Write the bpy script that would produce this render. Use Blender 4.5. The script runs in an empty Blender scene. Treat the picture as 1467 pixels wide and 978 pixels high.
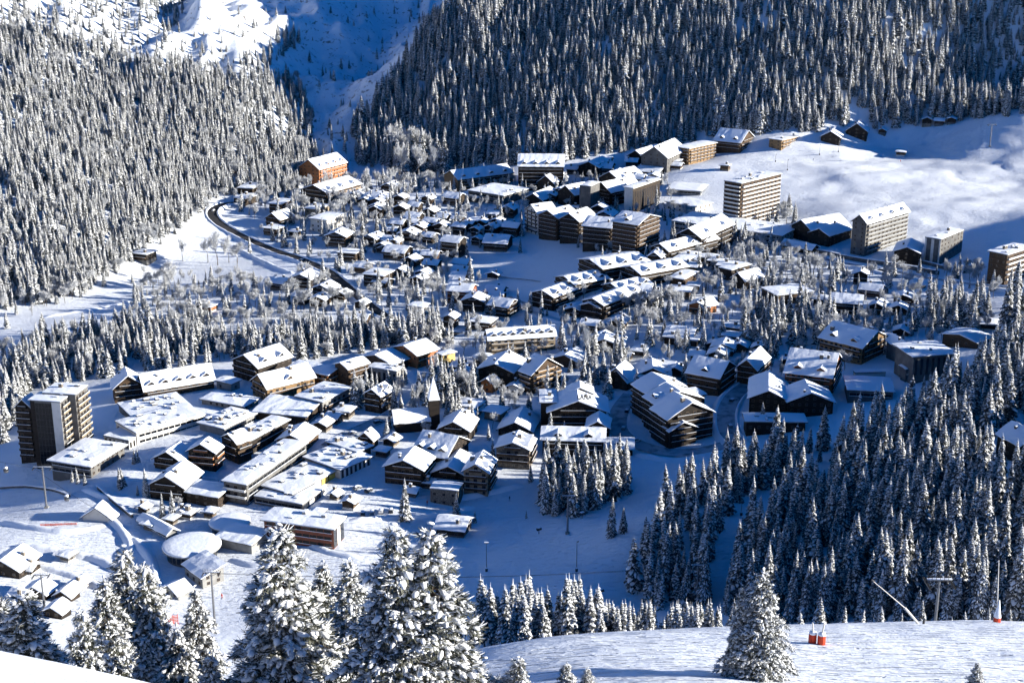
import bpy, math, random
import numpy as np
from mathutils import Vector, Matrix

random.seed(7)
SC = bpy.context.scene
COL = SC.collection
R = math.radians

# ------------------------------------------------------------------ camera
CAM_Z, PITCH, FOC = 245.0, R(18.0), 2015.0
CW, CH = 1467.0, 978.0
cp, sp = math.cos(PITCH), math.sin(PITCH)

def ray(px, py):
    u = (px - CW / 2) / FOC
    v = (CH / 2 - py) / FOC
    return np.array([u, cp + v * sp, -sp + v * cp])

def project(x, y, z):
    """world -> photo pixel + depth along the view axis (arrays welcome)"""
    dz = z - CAM_Z
    d = y * cp - dz * sp
    up = y * sp + dz * cp
    d = np.maximum(d, 1e-3)
    return CW / 2 + FOC * x / d, CH / 2 - FOC * up / d, d

cam_d = bpy.data.cameras.new('camera')
cam = bpy.data.objects.new('camera', cam_d)
COL.objects.link(cam)
cam.location = (0, 0, CAM_Z)
cam.rotation_euler = (R(90) - PITCH, 0, 0)
cam_d.sensor_fit = 'HORIZONTAL'
cam_d.sensor_width = 36.0
cam_d.lens = 36.0 * FOC / CW
cam_d.clip_start, cam_d.clip_end = 1.0, 12000.0
SC.camera = cam

# ------------------------------------------------------------------ light
SUN_EL, SUN_AZ = R(14.5), R(-6.0)      # azimuth counted from +X towards +Y
sun_to = Vector((math.cos(SUN_EL) * math.cos(SUN_AZ), math.cos(SUN_EL) * math.sin(SUN_AZ), math.sin(SUN_EL)))
sd = bpy.data.lights.new('sun', 'SUN')
sd.energy, sd.angle, sd.color = 5.0, R(0.5), (1.0, 0.935, 0.82)
so = bpy.data.objects.new('sun', sd)
COL.objects.link(so)
so.rotation_euler = sun_to.to_track_quat('Z', 'Y').to_euler()
so.location = (300, 0, 600)
W = bpy.data.worlds.new('World')
SC.world = W
W.use_nodes = True
nt = W.node_tree
nt.nodes.clear()
sky = nt.nodes.new('ShaderNodeTexSky')
sky.sky_type = 'NISHITA'
sky.sun_disc = False
sky.sun_elevation = SUN_EL
sky.sun_rotation = math.atan2(sun_to.x, sun_to.y)
sky.altitude = 1800
sky.air_density, sky.dust_density, sky.ozone_density = 1.0, 0.0, 6.0
bg = nt.nodes.new('ShaderNodeBackground')
bg.inputs[1].default_value = 0.055
wo = nt.nodes.new('ShaderNodeOutputWorld')
tint = nt.nodes.new('ShaderNodeMix')          # clear high-altitude winter sky: a deeper blue than the model's
tint.data_type, tint.blend_type = 'RGBA', 'MULTIPLY'
tint.inputs[0].default_value = 1.0
tint.inputs[7].default_value = (0.08, 0.76, 1.10, 1)
nt.links.new(sky.outputs[0], tint.inputs[6])
nt.links.new(tint.outputs[2], bg.inputs[0])
nt.links.new(bg.outputs[0], wo.inputs[0])
SC.view_settings.view_transform = 'Standard'
SC.view_settings.look = 'None'
SC.view_settings.exposure = 1.36
SC.view_settings.gamma = 1.0
SC.cycles.max_bounces = 5
SC.cycles.diffuse_bounces = 1
SC.cycles.use_adaptive_sampling = True
SC.cycles.adaptive_threshold = 0.03
SC.render.use_persistent_data = False

# ------------------------------------------------------------------ noise
def _hash(ix, iy, seed):
    h = (ix.astype(np.int64) * 374761393 + iy.astype(np.int64) * 668265263 + seed * 974634777) & 0x7fffffff
    h = ((h ^ (h >> 13)) * 1274126177) & 0x7fffffff
    return ((h ^ (h >> 16)) & 0xffff) / 65535.0

def vnoise(x, y, seed=0):
    ix, iy = np.floor(x), np.floor(y)
    fx, fy = x - ix, y - iy
    fx = fx * fx * fx * (fx * (fx * 6 - 15) + 10)
    fy = fy * fy * fy * (fy * (fy * 6 - 15) + 10)
    a, b = _hash(ix, iy, seed), _hash(ix + 1, iy, seed)
    c, d = _hash(ix, iy + 1, seed), _hash(ix + 1, iy + 1, seed)
    return (a + (b - a) * fx) * (1 - fy) + (c + (d - c) * fx) * fy - 0.5

def fbm(x, y, seed=0, octv=4):
    s, a = 0.0, 1.0
    for k in range(octv):
        s = s + a * vnoise(x, y, seed + k * 17)
        x, y, a = x * 2.03 + 5.1, y * 2.03 - 3.7, a * 0.5
    return s

# ------------------------------------------------------------------ terrain control points
def G(px, py, z):                       # the place where that sight line is at height z
    d = ray(px, py)
    t = (z - CAM_Z) / d[2]
    return (d[0] * t, d[1] * t, z)

def P(px, py, t):                       # the place at distance t down that sight line
    d = ray(px, py)
    return (d[0] * t, d[1] * t, CAM_Z + d[2] * t)

CP = [
    # village plateau
    G(60, 700, -6), G(0, 690, -11), G(-90, 690, -15), G(135, 690, 1), G(0, 790, 0), G(150, 790, -2), G(250, 820, -2), G(300, 700, 0), G(600, 700, 0), G(650, 750, -3), G(720, 760, -2), G(800, 800, 3), G(860, 760, 6), G(860, 870, 3), G(930, 760, 12), G(600, 600, 2), G(300, 560, 2),
    G(900, 600, 3), G(760, 500, 1), G(150, 600, 0), G(60, 850, 2), G(300, 900, 0), G(500, 790, 0), G(700, 870, 0),
    G(1050, 600, 7), G(1150, 560, 11), G(1250, 510, 14), G(1380, 470, 20), G(1050, 480, 7),
    G(690, 400, -5), G(740, 350, -3), G(780, 400, 2), G(760, 450, 0),  G(450, 400, -4), G(200, 420, -12), G(50, 480, -12), G(330, 300, 0), G(600, 280, 4), G(850, 300, 9),
    G(1000, 350, 11), G(1200, 375, 13), G(1400, 395, 16), G(520, 300, 3), G(300, 480, -7), G(860, 400, 10), G(920, 370, 13), G(1100, 420, 10),
    # ski slope behind the tower
    G(960, 268, 15), G(1000, 240, 22), G(1130, 225, 26), G(1280, 205, 30), G(1467, 178, 35), G(1110, 290, 15), G(1200, 345, 14),
    G(1467, 350, 22), G(1300, 300, 22), G(1467, 270, 27), G(1250, 250, 26), G(1130, 260, 22),
    # wooded hillside on the right
    G(930, 860, 0), G(1010, 850, 5), G(1100, 850, 10), G(1250, 860, 25), G(1400, 880, 44), P(1467, 892, 395), G(1467, 700, 38),
    G(1300, 700, 20), G(1100, 720, 9), G(1000, 690, 4), G(1467, 560, 31), G(1350, 560, 20), G(1467, 480, 28),
    G(1200, 650, 11), G(1400, 640, 27),
    # the near slope under the viewpoint
    (0, 0, 241), P(-80, 895, 30), P(0, 917, 30), P(60, 936, 29), P(110, 950, 28), P(190, 984, 27), P(260, 1012, 27), P(380, 1040, 28), P(30, 950, 23), P(0, 960, 40), P(100, 1000, 42), P(260, 1050, 42), P(520, 1050, 30), P(900, 1010, 40), P(1400, 1010, 40),
    P(1020, 897, 152), P(1250, 891, 165), P(1467, 889, 178), P(720, 918, 140), P(860, 908, 146), P(1200, 978, 113), P(1467, 978, 120), P(900, 978, 104),
    (-14, 77, 191), (-50, 77, 192), (-90, 77, 198), (-24, 128, 163), (-50, 150, 145), (-100, 150, 150), (-40, 230, 96), (0, 205, 118), (30, 205, 120), (70, 212, 117), (110, 215, 118),
    (-60, 300, 52), (0, 300, 55), (60, 300, 66), (-60, 400, 8), (0, 400, 10), (50, 400, 14), (-100, 420, 4), (-140, 300, 50), (0, 440, 0),
    # mountains on the left and the gully
    G(0, 448, -14), P(0, 250, 1050), P(0, 60, 1300), P(0, 0, 1360), G(200, 385, -12), P(200, 230, 1180), P(200, 90, 1350), P(200, 0, 1500),
    P(400, 260, 1210), P(400, 120, 1400), P(380, 0, 1560), P(280, 100, 1390), P(280, 10, 1440), P(470, 222, 1320), P(520, 120, 1480), P(600, 20, 1640),
    P(330, 180, 1290), P(100, 330, 990), P(120, 10, 1420),
    (-260, 1800, 260), (-100, 1950, 230), (60, 1950, 330),
]
for (x, y) in [(-59, 1268), (150, 1235), (437, 1205), (437, 1400), (150, 1420), (-20, 1420), (300, 1300), (250, 1500), (-66, 1425), (50, 1330), (-59, 1330)]:
    CP.append((x, y, .22 * (x + 59) + .75 * (y - 1268)))
CP += [(-700, 1500, 350), (-300, 2200, 420), (400, 1900, 480), (900, 1600, 400), (560, 900, 88), (500, 850, 80), (700, 900, 120), (700, 600, 60), (420, 520, 33),  # includes an unseen hill on the right, added to shade the lower ski slope
       (600, 1300, 150), (700, 1200, 56), (540, 1060, 34), (640, 1060, 38), (800, 1060, 48), (900, 1400, 240), (300, 300, 34), (350, 390, 32), (230, 420, 30), (220, 150, 98), (-200, 60, 205), (-300, 300, 70), (-420, 500, 10), (-500, 700, -18), (-620, 900, 30), (-800, 1200, 200),
       (150, 40, 178), (600, 300, 36), (600, 0, 80), (-600, 0, 240), (0, -200, 330), (1200, 900, 140), (-1200, 700, 150), (1200, 1600, 380), (-1200, 1800, 600), (0, 2600, 600), (2000, 800, 200), (2200, 1800, 500)]
CP = np.array(CP, float)

C0 = 22.0
def _phi(r2):
    return np.sqrt(r2 + C0 * C0)

def _solve():
    n = len(CP)
    d2 = ((CP[:, None, :2] - CP[None, :, :2]) ** 2).sum(2)
    A = np.zeros((n + 3, n + 3))
    A[:n, :n] = _phi(d2) + np.eye(n) * (-0.3)
    A[:n, n] = 1
    A[:n, n + 1:] = CP[:, :2] / 1000
    A[n:, :n] = A[:n, n:].T
    b = np.zeros(n + 3)
    b[:n] = CP[:, 2]
    return np.linalg.solve(A, b)
_WT = _solve()

def base_height(x, y):
    x, y = np.asarray(x, float), np.asarray(y, float)
    s = _WT[-3] + _WT[-2] * x / 1000 + _WT[-1] * y / 1000
    for (cx, cy, _), w in zip(CP, _WT[:-3]):
        s = s + w * _phi((x - cx) ** 2 + (y - cy) ** 2)
    return s

def smooth(a, b, x):
    t = np.clip((x - a) / (b - a), 0, 1)
    return t * t * (3 - 2 * t)

def height(x, y):
    x, y = np.asarray(x, float), np.asarray(y, float)
    z = base_height(x, y)
    far = smooth(1180, 1330, y)
    near = 1 - smooth(120, 220, y)
    amp = 0.7 * (1 - near) + .12 * near
    z = z + amp * fbm(x / 23.0, y / 23.0, 3, 3) + near * .25 * fbm(x / 5.0, y / 5.0, 9, 3)
    z = z + far * (16 * fbm(x / 120.0 + .4 * fbm(x / 60., y / 60., 31, 2), y / 170.0, 41, 4) + 3.5 * fbm(x / 16.0, y / 24.0, 51, 3))
    ski = smooth(150, 260, x) * smooth(900, 960, y) * (1 - smooth(1180, 1260, y))
    z = z + ski * (4.0 * fbm(x / 80.0, y / 45.0, 61, 2) + 3.4 * np.abs(vnoise(x / 46.0 + .6 * vnoise(x / 20., y / 20., 79), y / 26.0, 71)) + .8 * fbm(x / 11.0, y / 9.0, 75, 3))
    crag = smooth(1240, 1320, y) * (1 - smooth(-150, -90, x - .25 * (y - 1400)))
    z = z + crag * (34 * (.35 - np.abs(fbm(x / 70.0 + .3 * fbm(x / 40., y / 40., 83, 2), y / 260.0, 81, 3))) + 5 * fbm(x / 14.0, y / 18.0, 85, 4))
    return z

GX0, GX1, GY0, GY1, GD = -700, 720, 0, 1900, 4.0
_gx = np.arange(GX0, GX1 + GD, GD)
_gy = np.arange(GY0, GY1 + GD, GD)
_GZ = height(*np.meshgrid(_gx, _gy))

def hz(x, y):
    """terrain height, bilinear from the cached grid"""
    fx = np.clip((np.asarray(x, float) - GX0) / GD, 0, len(_gx) - 1.001)
    fy = np.clip((np.asarray(y, float) - GY0) / GD, 0, len(_gy) - 1.001)
    ix, iy = fx.astype(int), fy.astype(int)
    fx, fy = fx - ix, fy - iy
    return ((_GZ[iy, ix] * (1 - fx) + _GZ[iy, ix + 1] * fx) * (1 - fy) + (_GZ[iy + 1, ix] * (1 - fx) + _GZ[iy + 1, ix + 1] * fx) * fy)

def ground(px, py, tmin=200.0):
    """the first place where that sight line meets the ground (beyond tmin)"""
    d = ray(px, py)
    t = np.arange(tmin, 1900, 2.0)
    below = CAM_Z + d[2] * t - hz(d[0] * t, d[1] * t) < 0
    if not below.any():
        t0 = 1500.0
    else:
        k = int(np.argmax(below))
        lo, hi = t[max(k - 1, 0)], t[k]
        for _ in range(20):
            m = (lo + hi) / 2
            if CAM_Z + d[2] * m < float(hz(d[0] * m, d[1] * m)):
                hi = m
            else:
                lo = m
        t0 = hi
    return Vector((d[0] * t0, d[1] * t0, CAM_Z + d[2] * t0))

def inpoly(px, py, poly):
    px, py = np.asarray(px, float), np.asarray(py, float)
    r = np.zeros(px.shape, bool)
    n = len(poly)
    for i in range(n):
        x1, y1 = poly[i]
        x2, y2 = poly[(i + 1) % n]
        if y1 == y2:
            continue
        c = ((y1 > py) != (y2 > py)) & (px < (x2 - x1) * (py - y1) / (y2 - y1) + x1)
        r ^= c
    return r
# ------------------------------------------------------------------ materials
def mat(name, col, rough=0.8, noise=None, bump=None, metal=0.0, coords='Object', spec=0.3):
    """noise = (scale, second colour, contrast lo, hi); bump = (scale, strength, distance)"""
    m = bpy.data.materials.new(name)
    m.use_nodes = True
    n, l = m.node_tree.nodes, m.node_tree.links
    b = n['Principled BSDF']
    b.inputs['Roughness'].default_value = rough
    b.inputs['Metallic'].default_value = metal
    b.inputs['Specular IOR Level'].default_value = spec
    b.inputs['Base Color'].default_value = (*col, 1)
    tc = n.new('ShaderNodeTexCoord')
    if noise:
        t = n.new('ShaderNodeTexNoise')
        t.inputs['Scale'].default_value = noise[0]
        t.inputs['Detail'].default_value = 4
        l.new(tc.outputs[coords], t.inputs['Vector'])
        r = n.new('ShaderNodeValToRGB')
        r.color_ramp.elements[0].position = noise[2]
        r.color_ramp.elements[1].position = noise[3]
        r.color_ramp.elements[0].color = (*col, 1)
        r.color_ramp.elements[1].color = (*noise[1], 1)
        l.new(t.outputs['Fac'], r.inputs[0])
        l.new(r.outputs[0], b.inputs['Base Color'])
    if bump:
        t2 = n.new('ShaderNodeTexNoise')
        t2.inputs['Scale'].default_value = bump[0]
        t2.inputs['Detail'].default_value = 5
        l.new(tc.outputs[coords], t2.inputs['Vector'])
        bp = n.new('ShaderNodeBump')
        bp.inputs['Strength'].default_value = bump[1]
        bp.inputs['Distance'].default_value = bump[2]
        l.new(t2.outputs['Fac'], bp.inputs['Height'])
        l.new(bp.outputs[0], b.inputs['Normal'])
    return m

def plank_mat(name, c1, c2, scale=2.2):
    """timber cladding: boards one above the other, each with its own tone"""
    m = mat(name, c1, 0.75)
    n, l = m.node_tree.nodes, m.node_tree.links
    tc = n.new('ShaderNodeTexCoord')
    mp = n.new('ShaderNodeMapping')
    mp.inputs['Scale'].default_value = (0.12, 0.12, scale)
    t = n.new('ShaderNodeTexNoise')
    t.inputs['Scale'].default_value = 1.6
    t.inputs['Detail'].default_value = 5
    r = n.new('ShaderNodeValToRGB')
    r.color_ramp.elements[0].position = .35
    r.color_ramp.elements[1].position = .65
    r.color_ramp.elements[0].color = (*c1, 1)
    r.color_ramp.elements[1].color = (*c2, 1)
    l.new(tc.outputs['Object'], mp.inputs[0])
    l.new(mp.outputs[0], t.inputs['Vector'])
    l.new(t.outputs['Fac'], r.inputs[0])
    l.new(r.outputs[0], n['Principled BSDF'].inputs['Base Color'])
    return m

SNOW = (0.82, 0.87, 0.94)
M = {}
M['snow'] = mat('snow', SNOW, 0.7, bump=(0.8, 0.5, 0.25))
M['roof_snow'] = mat('roof_snow', SNOW, 0.7, bump=(0.6, 0.6, 0.3))
M['tree_snow'] = mat('tree_snow', (0.78, 0.80, 0.82), 0.8)
M['needles'] = mat('needles', (0.020, 0.023, 0.020), 0.8, noise=(0.8, (0.24, 0.245, 0.25), 0.42, 0.70))
M['pine_needles'] = mat('pine_needles', (0.035, 0.040, 0.024), 0.75, noise=(1.5, (0.20, 0.20, 0.17), 0.4, 0.75))
M['bark'] = mat('bark', (0.06, 0.045, 0.035), 0.9, noise=(3.0, (0.13, 0.11, 0.09), 0.4, 0.7))
M['frost'] = mat('frost_twigs', (0.42, 0.43, 0.44), 0.85, noise=(0.5, (0.75, 0.78, 0.82), 0.4, 0.65))
M['timber_black'] = plank_mat('timber_black', (0.008, 0.006, 0.005), (0.028, 0.020, 0.014))
M['timber_dark'] = plank_mat('timber_dark', (0.014, 0.010, 0.007), (0.045, 0.030, 0.019))
M['timber_brown'] = plank_mat('timber_brown', (0.035, 0.022, 0.013), (0.095, 0.058, 0.033))
M['timber_ochre'] = plank_mat('timber_ochre', (0.15, 0.095, 0.045), (0.30, 0.19, 0.095))
M['timber_red'] = plank_mat('timber_red', (0.13, 0.04, 0.02), (0.26, 0.085, 0.04))
M['timber_orange'] = plank_mat('timber_orange', (0.24, 0.085, 0.03), (0.40, 0.17, 0.07))
M['stucco_beige'] = mat('stucco_beige', (0.30, 0.24, 0.17), 0.9, noise=(0.4, (0.19, 0.15, 0.10), 0.45, 0.7))
M['stucco_white'] = mat('stucco_white', (0.66, 0.64, 0.60), 0.9, noise=(0.4, (0.52, 0.50, 0.46), 0.5, 0.75))
M['stucco_yellow'] = mat('stucco_yellow', (0.58, 0.42, 0.16), 0.9, noise=(0.4, (0.45, 0.30, 0.12), 0.5, 0.75))
M['concrete'] = mat('concrete', (0.28, 0.28, 0.27), 0.9, noise=(0.3, (0.18, 0.18, 0.18), 0.4, 0.7))
M['concrete_dark'] = mat('concrete_dark', (0.10, 0.10, 0.10), 0.9, noise=(0.3, (0.17, 0.165, 0.155), 0.4, 0.7))
M['stone'] = mat('stone', (0.22, 0.19, 0.155), 0.9, noise=(1.5, (0.09, 0.08, 0.07), 0.4, 0.65))
M['brick_red'] = mat('brick_red', (0.22, 0.075, 0.045), 0.9, noise=(1.2, (0.13, 0.05, 0.03), 0.4, 0.7))
M['glass'] = mat('glass', (0.018, 0.022, 0.03), 0.08, spec=0.6)
M['glass_dark'] = mat('glass_dark', (0.006, 0.007, 0.009), 0.15, spec=0.25)
M['frame_white'] = mat('frame_white', (0.62, 0.60, 0.56), 0.6)
M['frame_dark'] = mat('frame_dark', (0.05, 0.035, 0.025), 0.6)
M['frame_tan'] = mat('frame_tan', (0.15, 0.105, 0.065), 0.7)
M['metal'] = mat('metal', (0.20, 0.21, 0.22), 0.45, metal=0.7, noise=(1.0, (0.22, 0.22, 0.23), 0.4, 0.7))
M['metal_dark'] = mat('metal_dark', (0.06, 0.06, 0.065), 0.5, metal=0.3)
M['red_pad'] = mat('red_pad', (0.62, 0.06, 0.02), 0.6, noise=(2.0, (0.45, 0.04, 0.02), 0.4, 0.7))
M['yellow_panel'] = mat('yellow_panel', (0.72, 0.50, 0.10), 0.6)
M['asphalt'] = mat('asphalt', (0.028, 0.028, 0.032), 0.85, noise=(0.15, (0.075, 0.08, 0.09), 0.45, 0.75), coords='Generated')
M['rock'] = mat('rock', (0.10, 0.095, 0.09), 0.95, noise=(0.5, (0.2, 0.19, 0.18), 0.4, 0.7), bump=(1.2, 1.0, 0.5))
M['cable'] = mat('cable', (0.03, 0.03, 0.035), 0.6)
M['black'] = mat('black', (0.01, 0.01, 0.012), 0.7)
M['cloth_blue'] = mat('cloth_blue', (0.03, 0.05, 0.12), 0.8)
M['cloth_red'] = mat('cloth_red', (0.5, 0.05, 0.03), 0.8)
M['skin'] = mat('skin', (0.55, 0.33, 0.24), 0.6)
M['car_dark'] = mat('car_paint_dark', (0.03, 0.035, 0.045), 0.3, spec=0.5)
M['car_grey'] = mat('car_paint_grey', (0.22, 0.23, 0.25), 0.3, metal=0.4)
M['car_white'] = mat('car_paint_white', (0.6, 0.6, 0.6), 0.35)
M['rubber'] = mat('rubber', (0.015, 0.015, 0.015), 0.9)
M['net_red'] = mat('net_red', (0.5, 0.09, 0.05), 0.8)

# terrain: snow, with bare rock on steep faces and ski tracks cut into the near piste
def terrain_mat():
    m = mat('snow_ground', SNOW, 0.75)
    n, l = m.node_tree.nodes, m.node_tree.links
    b = n['Principled BSDF']
    geo = n.new('ShaderNodeNewGeometry')
    tc = n.new('ShaderNodeTexCoord')
    att = n.new('ShaderNodeAttribute'); att.attribute_name = 'tracks'
    rk = n.new('ShaderNodeAttribute'); rk.attribute_name = 'rock'
    # rock colour
    t = n.new('ShaderNodeTexNoise'); t.inputs['Scale'].default_value = 0.16; t.inputs['Detail'].default_value = 9; t.inputs['Roughness'].default_value = .72
    l.new(tc.outputs['Object'], t.inputs['Vector'])
    mul = n.new('ShaderNodeMath'); mul.operation = 'MULTIPLY'
    l.new(rk.outputs['Fac'], mul.inputs[0])
    rr = n.new('ShaderNodeValToRGB'); rr.color_ramp.elements[0].position = .56; rr.color_ramp.elements[1].position = .64
    l.new(t.outputs['Fac'], rr.inputs[0])
    l.new(rr.outputs[0], mul.inputs[1])
    mix = n.new('ShaderNodeMix'); mix.data_type = 'RGBA'
    mix.inputs[6].default_value = (*SNOW, 1)
    mix.inputs[7].default_value = (.13, .12, .11, 1)
    l.new(mul.outputs[0], mix.inputs[0])
    l.new(mix.outputs[2], b.inputs['Base Color'])
    # soft relief everywhere
    t1 = n.new('ShaderNodeTexNoise'); t1.inputs['Scale'].default_value = 0.35; t1.inputs['Detail'].default_value = 7; t1.inputs['Roughness'].default_value = .6
    l.new(tc.outputs['Object'], t1.inputs['Vector'])
    bp1 = n.new('ShaderNodeBump'); bp1.inputs['Strength'].default_value = .45; bp1.inputs['Distance'].default_value = .7
    l.new(t1.outputs['Fac'], bp1.inputs['Height'])
    # ski tracks: thin wandering furrows
    last = bp1
    for k, (sc, rot, wv, dist) in enumerate([(0.17, 78, 11.0, .6), (0.12, 97, 14.0, .5), (0.30, 88, 6.0, .4)]):
        mp = n.new('ShaderNodeMapping'); mp.inputs['Rotation'].default_value = (0, 0, R(rot)); mp.inputs['Location'].default_value = (k * 31.7, k * 17.3, 0)
        l.new(tc.outputs['Object'], mp.inputs[0])
        w = n.new('ShaderNodeTexWave'); w.wave_type = 'BANDS'; w.bands_direction = 'X'
        w.inputs['Scale'].default_value = sc; w.inputs['Distortion'].default_value = wv
        w.inputs['Detail'].default_value = 1.0; w.inputs['Detail Scale'].default_value = .35
        l.new(mp.outputs[0], w.inputs['Vector'])
        cr = n.new('ShaderNodeValToRGB'); cr.color_ramp.elements[0].position = 0.0; cr.color_ramp.elements[1].position = .045
        l.new(w.outputs['Fac'], cr.inputs[0])
        # broken up
        tn = n.new('ShaderNodeTexNoise'); tn.inputs['Scale'].default_value = .42; tn.inputs['Detail'].default_value = 3
        l.new(mp.outputs[0], tn.inputs['Vector'])
        gt = n.new('ShaderNodeValToRGB'); gt.color_ramp.elements[0].position = .49; gt.color_ramp.elements[1].position = .56
        l.new(tn.outputs['Fac'], gt.inputs[0])
        inv = n.new('ShaderNodeMath'); inv.operation = 'SUBTRACT'; inv.inputs[0].default_value = 1.0
        l.new(cr.outputs[0], inv.inputs[1])
        m1 = n.new('ShaderNodeMath'); m1.operation = 'MULTIPLY'
        l.new(inv.outputs[0], m1.inputs[0]); l.new(gt.outputs[0], m1.inputs[1])
        m2 = n.new('ShaderNodeMath'); m2.operation = 'MULTIPLY'
        l.new(m1.outputs[0], m2.inputs[0]); l.new(att.outputs['Fac'], m2.inputs[1])
        bp = n.new('ShaderNodeBump'); bp.invert = True
        bp.inputs['Strength'].default_value = 1.0; bp.inputs['Distance'].default_value = dist
        l.new(m2.outputs[0], bp.inputs['Height'])
        l.new(last.outputs[0], bp.inputs['Normal'])
        last = bp
    l.new(last.outputs[0], b.inputs['Normal'])
    return m
M['ground'] = terrain_mat()
# ------------------------------------------------------------------ mesh helpers
class MB:
    """collects faces of several materials into ONE mesh object"""
    def __init__(s):
        s.v, s.f, s.m, s.mats = [], [], [], []
    def mi(s, name):
        if name not in s.mats:
            s.mats.append(name)
        return s.mats.index(name)
    def face(s, pts, m):
        i = len(s.v)
        s.v.extend([tuple(p) for p in pts])
        s.f.append(tuple(range(i, i + len(pts))))
        s.m.append(s.mi(m))
    def mesh(s, verts, faces, m):
        i = len(s.v)
        s.v.extend([tuple(p) for p in verts])
        k = s.mi(m)
        for f in faces:
            s.f.append(tuple(i + j for j in f))
            s.m.append(k)
    def box(s, x0, x1, y0, y1, z0, z1, m):
        v = [(x0, y0, z0), (x1, y0, z0), (x1, y1, z0), (x0, y1, z0), (x0, y0, z1), (x1, y0, z1), (x1, y1, z1), (x0, y1, z1)]
        s.mesh(v, [(0, 3, 2, 1), (4, 5, 6, 7), (0, 1, 5, 4), (1, 2, 6, 5), (2, 3, 7, 6), (3, 0, 4, 7)], m)
    def bar(s, a, b, r0, r1=None, m='metal', n=6, caps=True):
        a, b = Vector(a), Vector(b)
        r1 = r0 if r1 is None else r1
        d = (b - a)
        if d.length < 1e-6:
            return
        d.normalize()
        u = d.orthogonal().normalized()
        w = d.cross(u)
        vs = []
        for c, r in ((a, r0), (b, r1)):
            for k in range(n):
                t = 2 * math.pi * k / n
                vs.append(c + u * (r * math.cos(t)) + w * (r * math.sin(t)))
        fs = [(k, (k + 1) % n, n + (k + 1) % n, n + k) for k in range(n)]
        if caps:
            fs += [tuple(range(n))[::-1], tuple(range(n, 2 * n))]
        s.mesh(vs, fs, m)
    def lathe(s, prof, m, n=20, c=(0, 0, 0)):
        vs, fs = [], []
        for r, z in prof:
            for k in range(n):
                t = 2 * math.pi * k / n
                vs.append((c[0] + r * math.cos(t), c[1] + r * math.sin(t), c[2] + z))
        for i in range(len(prof) - 1):
            for k in range(n):
                fs.append((i * n + k, i * n + (k + 1) % n, (i + 1) * n + (k + 1) % n, (i + 1) * n + k))
        fs.append(tuple(range(n))[::-1])
        fs.append(tuple(range((len(prof) - 1) * n, len(prof) * n)))
        s.mesh(vs, fs, m)
    def data(s, name, smooth=False):
        me = bpy.data.meshes.new(name)
        me.from_pydata(s.v, [], s.f)
        for k in s.mats:
            me.materials.append(M[k])
        me.polygons.foreach_set('material_index', s.m)
        if smooth:
            me.polygons.foreach_set('use_smooth', [True] * len(s.f))
        me.update()
        return me
    def build(s, name, parent=None, smooth=False, loc=None, rotz=0):
        return put(name, s.data(name, smooth), parent, loc, rotz)

def put(name, me, parent=None, loc=None, rotz=0):
    o = bpy.data.objects.new(name, me)
    COL.objects.link(o)
    if loc is not None:
        o.location = loc
    o.rotation_euler.z = rotz
    if parent is not None:
        o.parent = parent
    return o

def tag(o, label=None, cat=None, group=None, kind=None):
    if label: o['label'] = label
    if cat: o['category'] = cat
    if group: o['group'] = group
    if kind: o['kind'] = kind
    return o

def thing(name, label, cat, loc, rotz=0, group=None):
    o = put(name, None, None, loc, rotz)
    o.empty_display_size = 0.5
    return tag(o, label, cat, group)

def copy_tree(o, parent=None):
    c = o.copy()
    COL.objects.link(c)
    if parent is not None:
        c.parent = parent
    for ch in o.children:
        copy_tree(ch, c)
    return c
# ------------------------------------------------------------------ the ground, one sheet to beyond the ridges
def axis(segs):
    out = []
    for a, b, st in segs:
        out += list(np.arange(a, b, st))
    return np.array(out + [segs[-1][1]])

_xs = axis([(-2400, -720, 60), (-720, -460, 12), (-460, -70, 4), (-70, 110, 1.3), (110, 520, 4), (520, 720, 12), (720, 2400, 60)])
_ys = axis([(-600, -20, 30), (-20, 20, 3), (20, 180, 1.0), (180, 420, 6), (420, 1240, 4), (1240, 1560, 4), (1560, 2000, 12), (2000, 3200, 60)])
_X, _Y = np.meshgrid(_xs, _ys)
_Z = height(_X, _Y)
_nx, _ny = len(_xs), len(_ys)
_idx = np.arange(_nx * _ny).reshape(_ny, _nx)
_q = np.stack([_idx[:-1, :-1], _idx[:-1, 1:], _idx[1:, 1:], _idx[1:, :-1]], -1).reshape(-1, 4)
tm = bpy.data.meshes.new('snow_ground')
tm.vertices.add(_nx * _ny)
tm.vertices.foreach_set('co', np.stack([_X, _Y, _Z], -1).astype(np.float32).ravel())
tm.loops.add(len(_q) * 4)
tm.loops.foreach_set('vertex_index', _q.astype(np.int32).ravel())
tm.polygons.add(len(_q))
tm.polygons.foreach_set('loop_start', (np.arange(len(_q)) * 4).astype(np.int32))
tm.polygons.foreach_set('use_smooth', np.ones(len(_q), bool))
tm.update(calc_edges=True)
tm.materials.append(M['ground'])
_tr = (smooth(60, 90, _Y) * (1 - smooth(175, 190, _Y)) * smooth(-12, 6, _X)).ravel()
_tr = np.maximum(_tr, .55 * (smooth(150, 260, _X) * smooth(900, 960, _Y) * (1 - smooth(1180, 1240, _Y))).ravel())
_tr = np.maximum(_tr, .45 * (smooth(640, 700, _Y) * (1 - smooth(1100, 1150, _Y)) * smooth(-330, -300, _X) * (1 - smooth(320, 350, _X))).ravel())
_tr = np.maximum(_tr, .6 * (smooth(420, 450, _Y) * (1 - smooth(600, 640, _Y)) * smooth(-240, -200, _X) * (1 - smooth(60, 110, _X))).ravel())
_px, _py, _ = project(_X, _Y, _Z)
_rk = (smooth(1270, 1300, _Y) * (1 - smooth(-40, 20, _X))).ravel()
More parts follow.
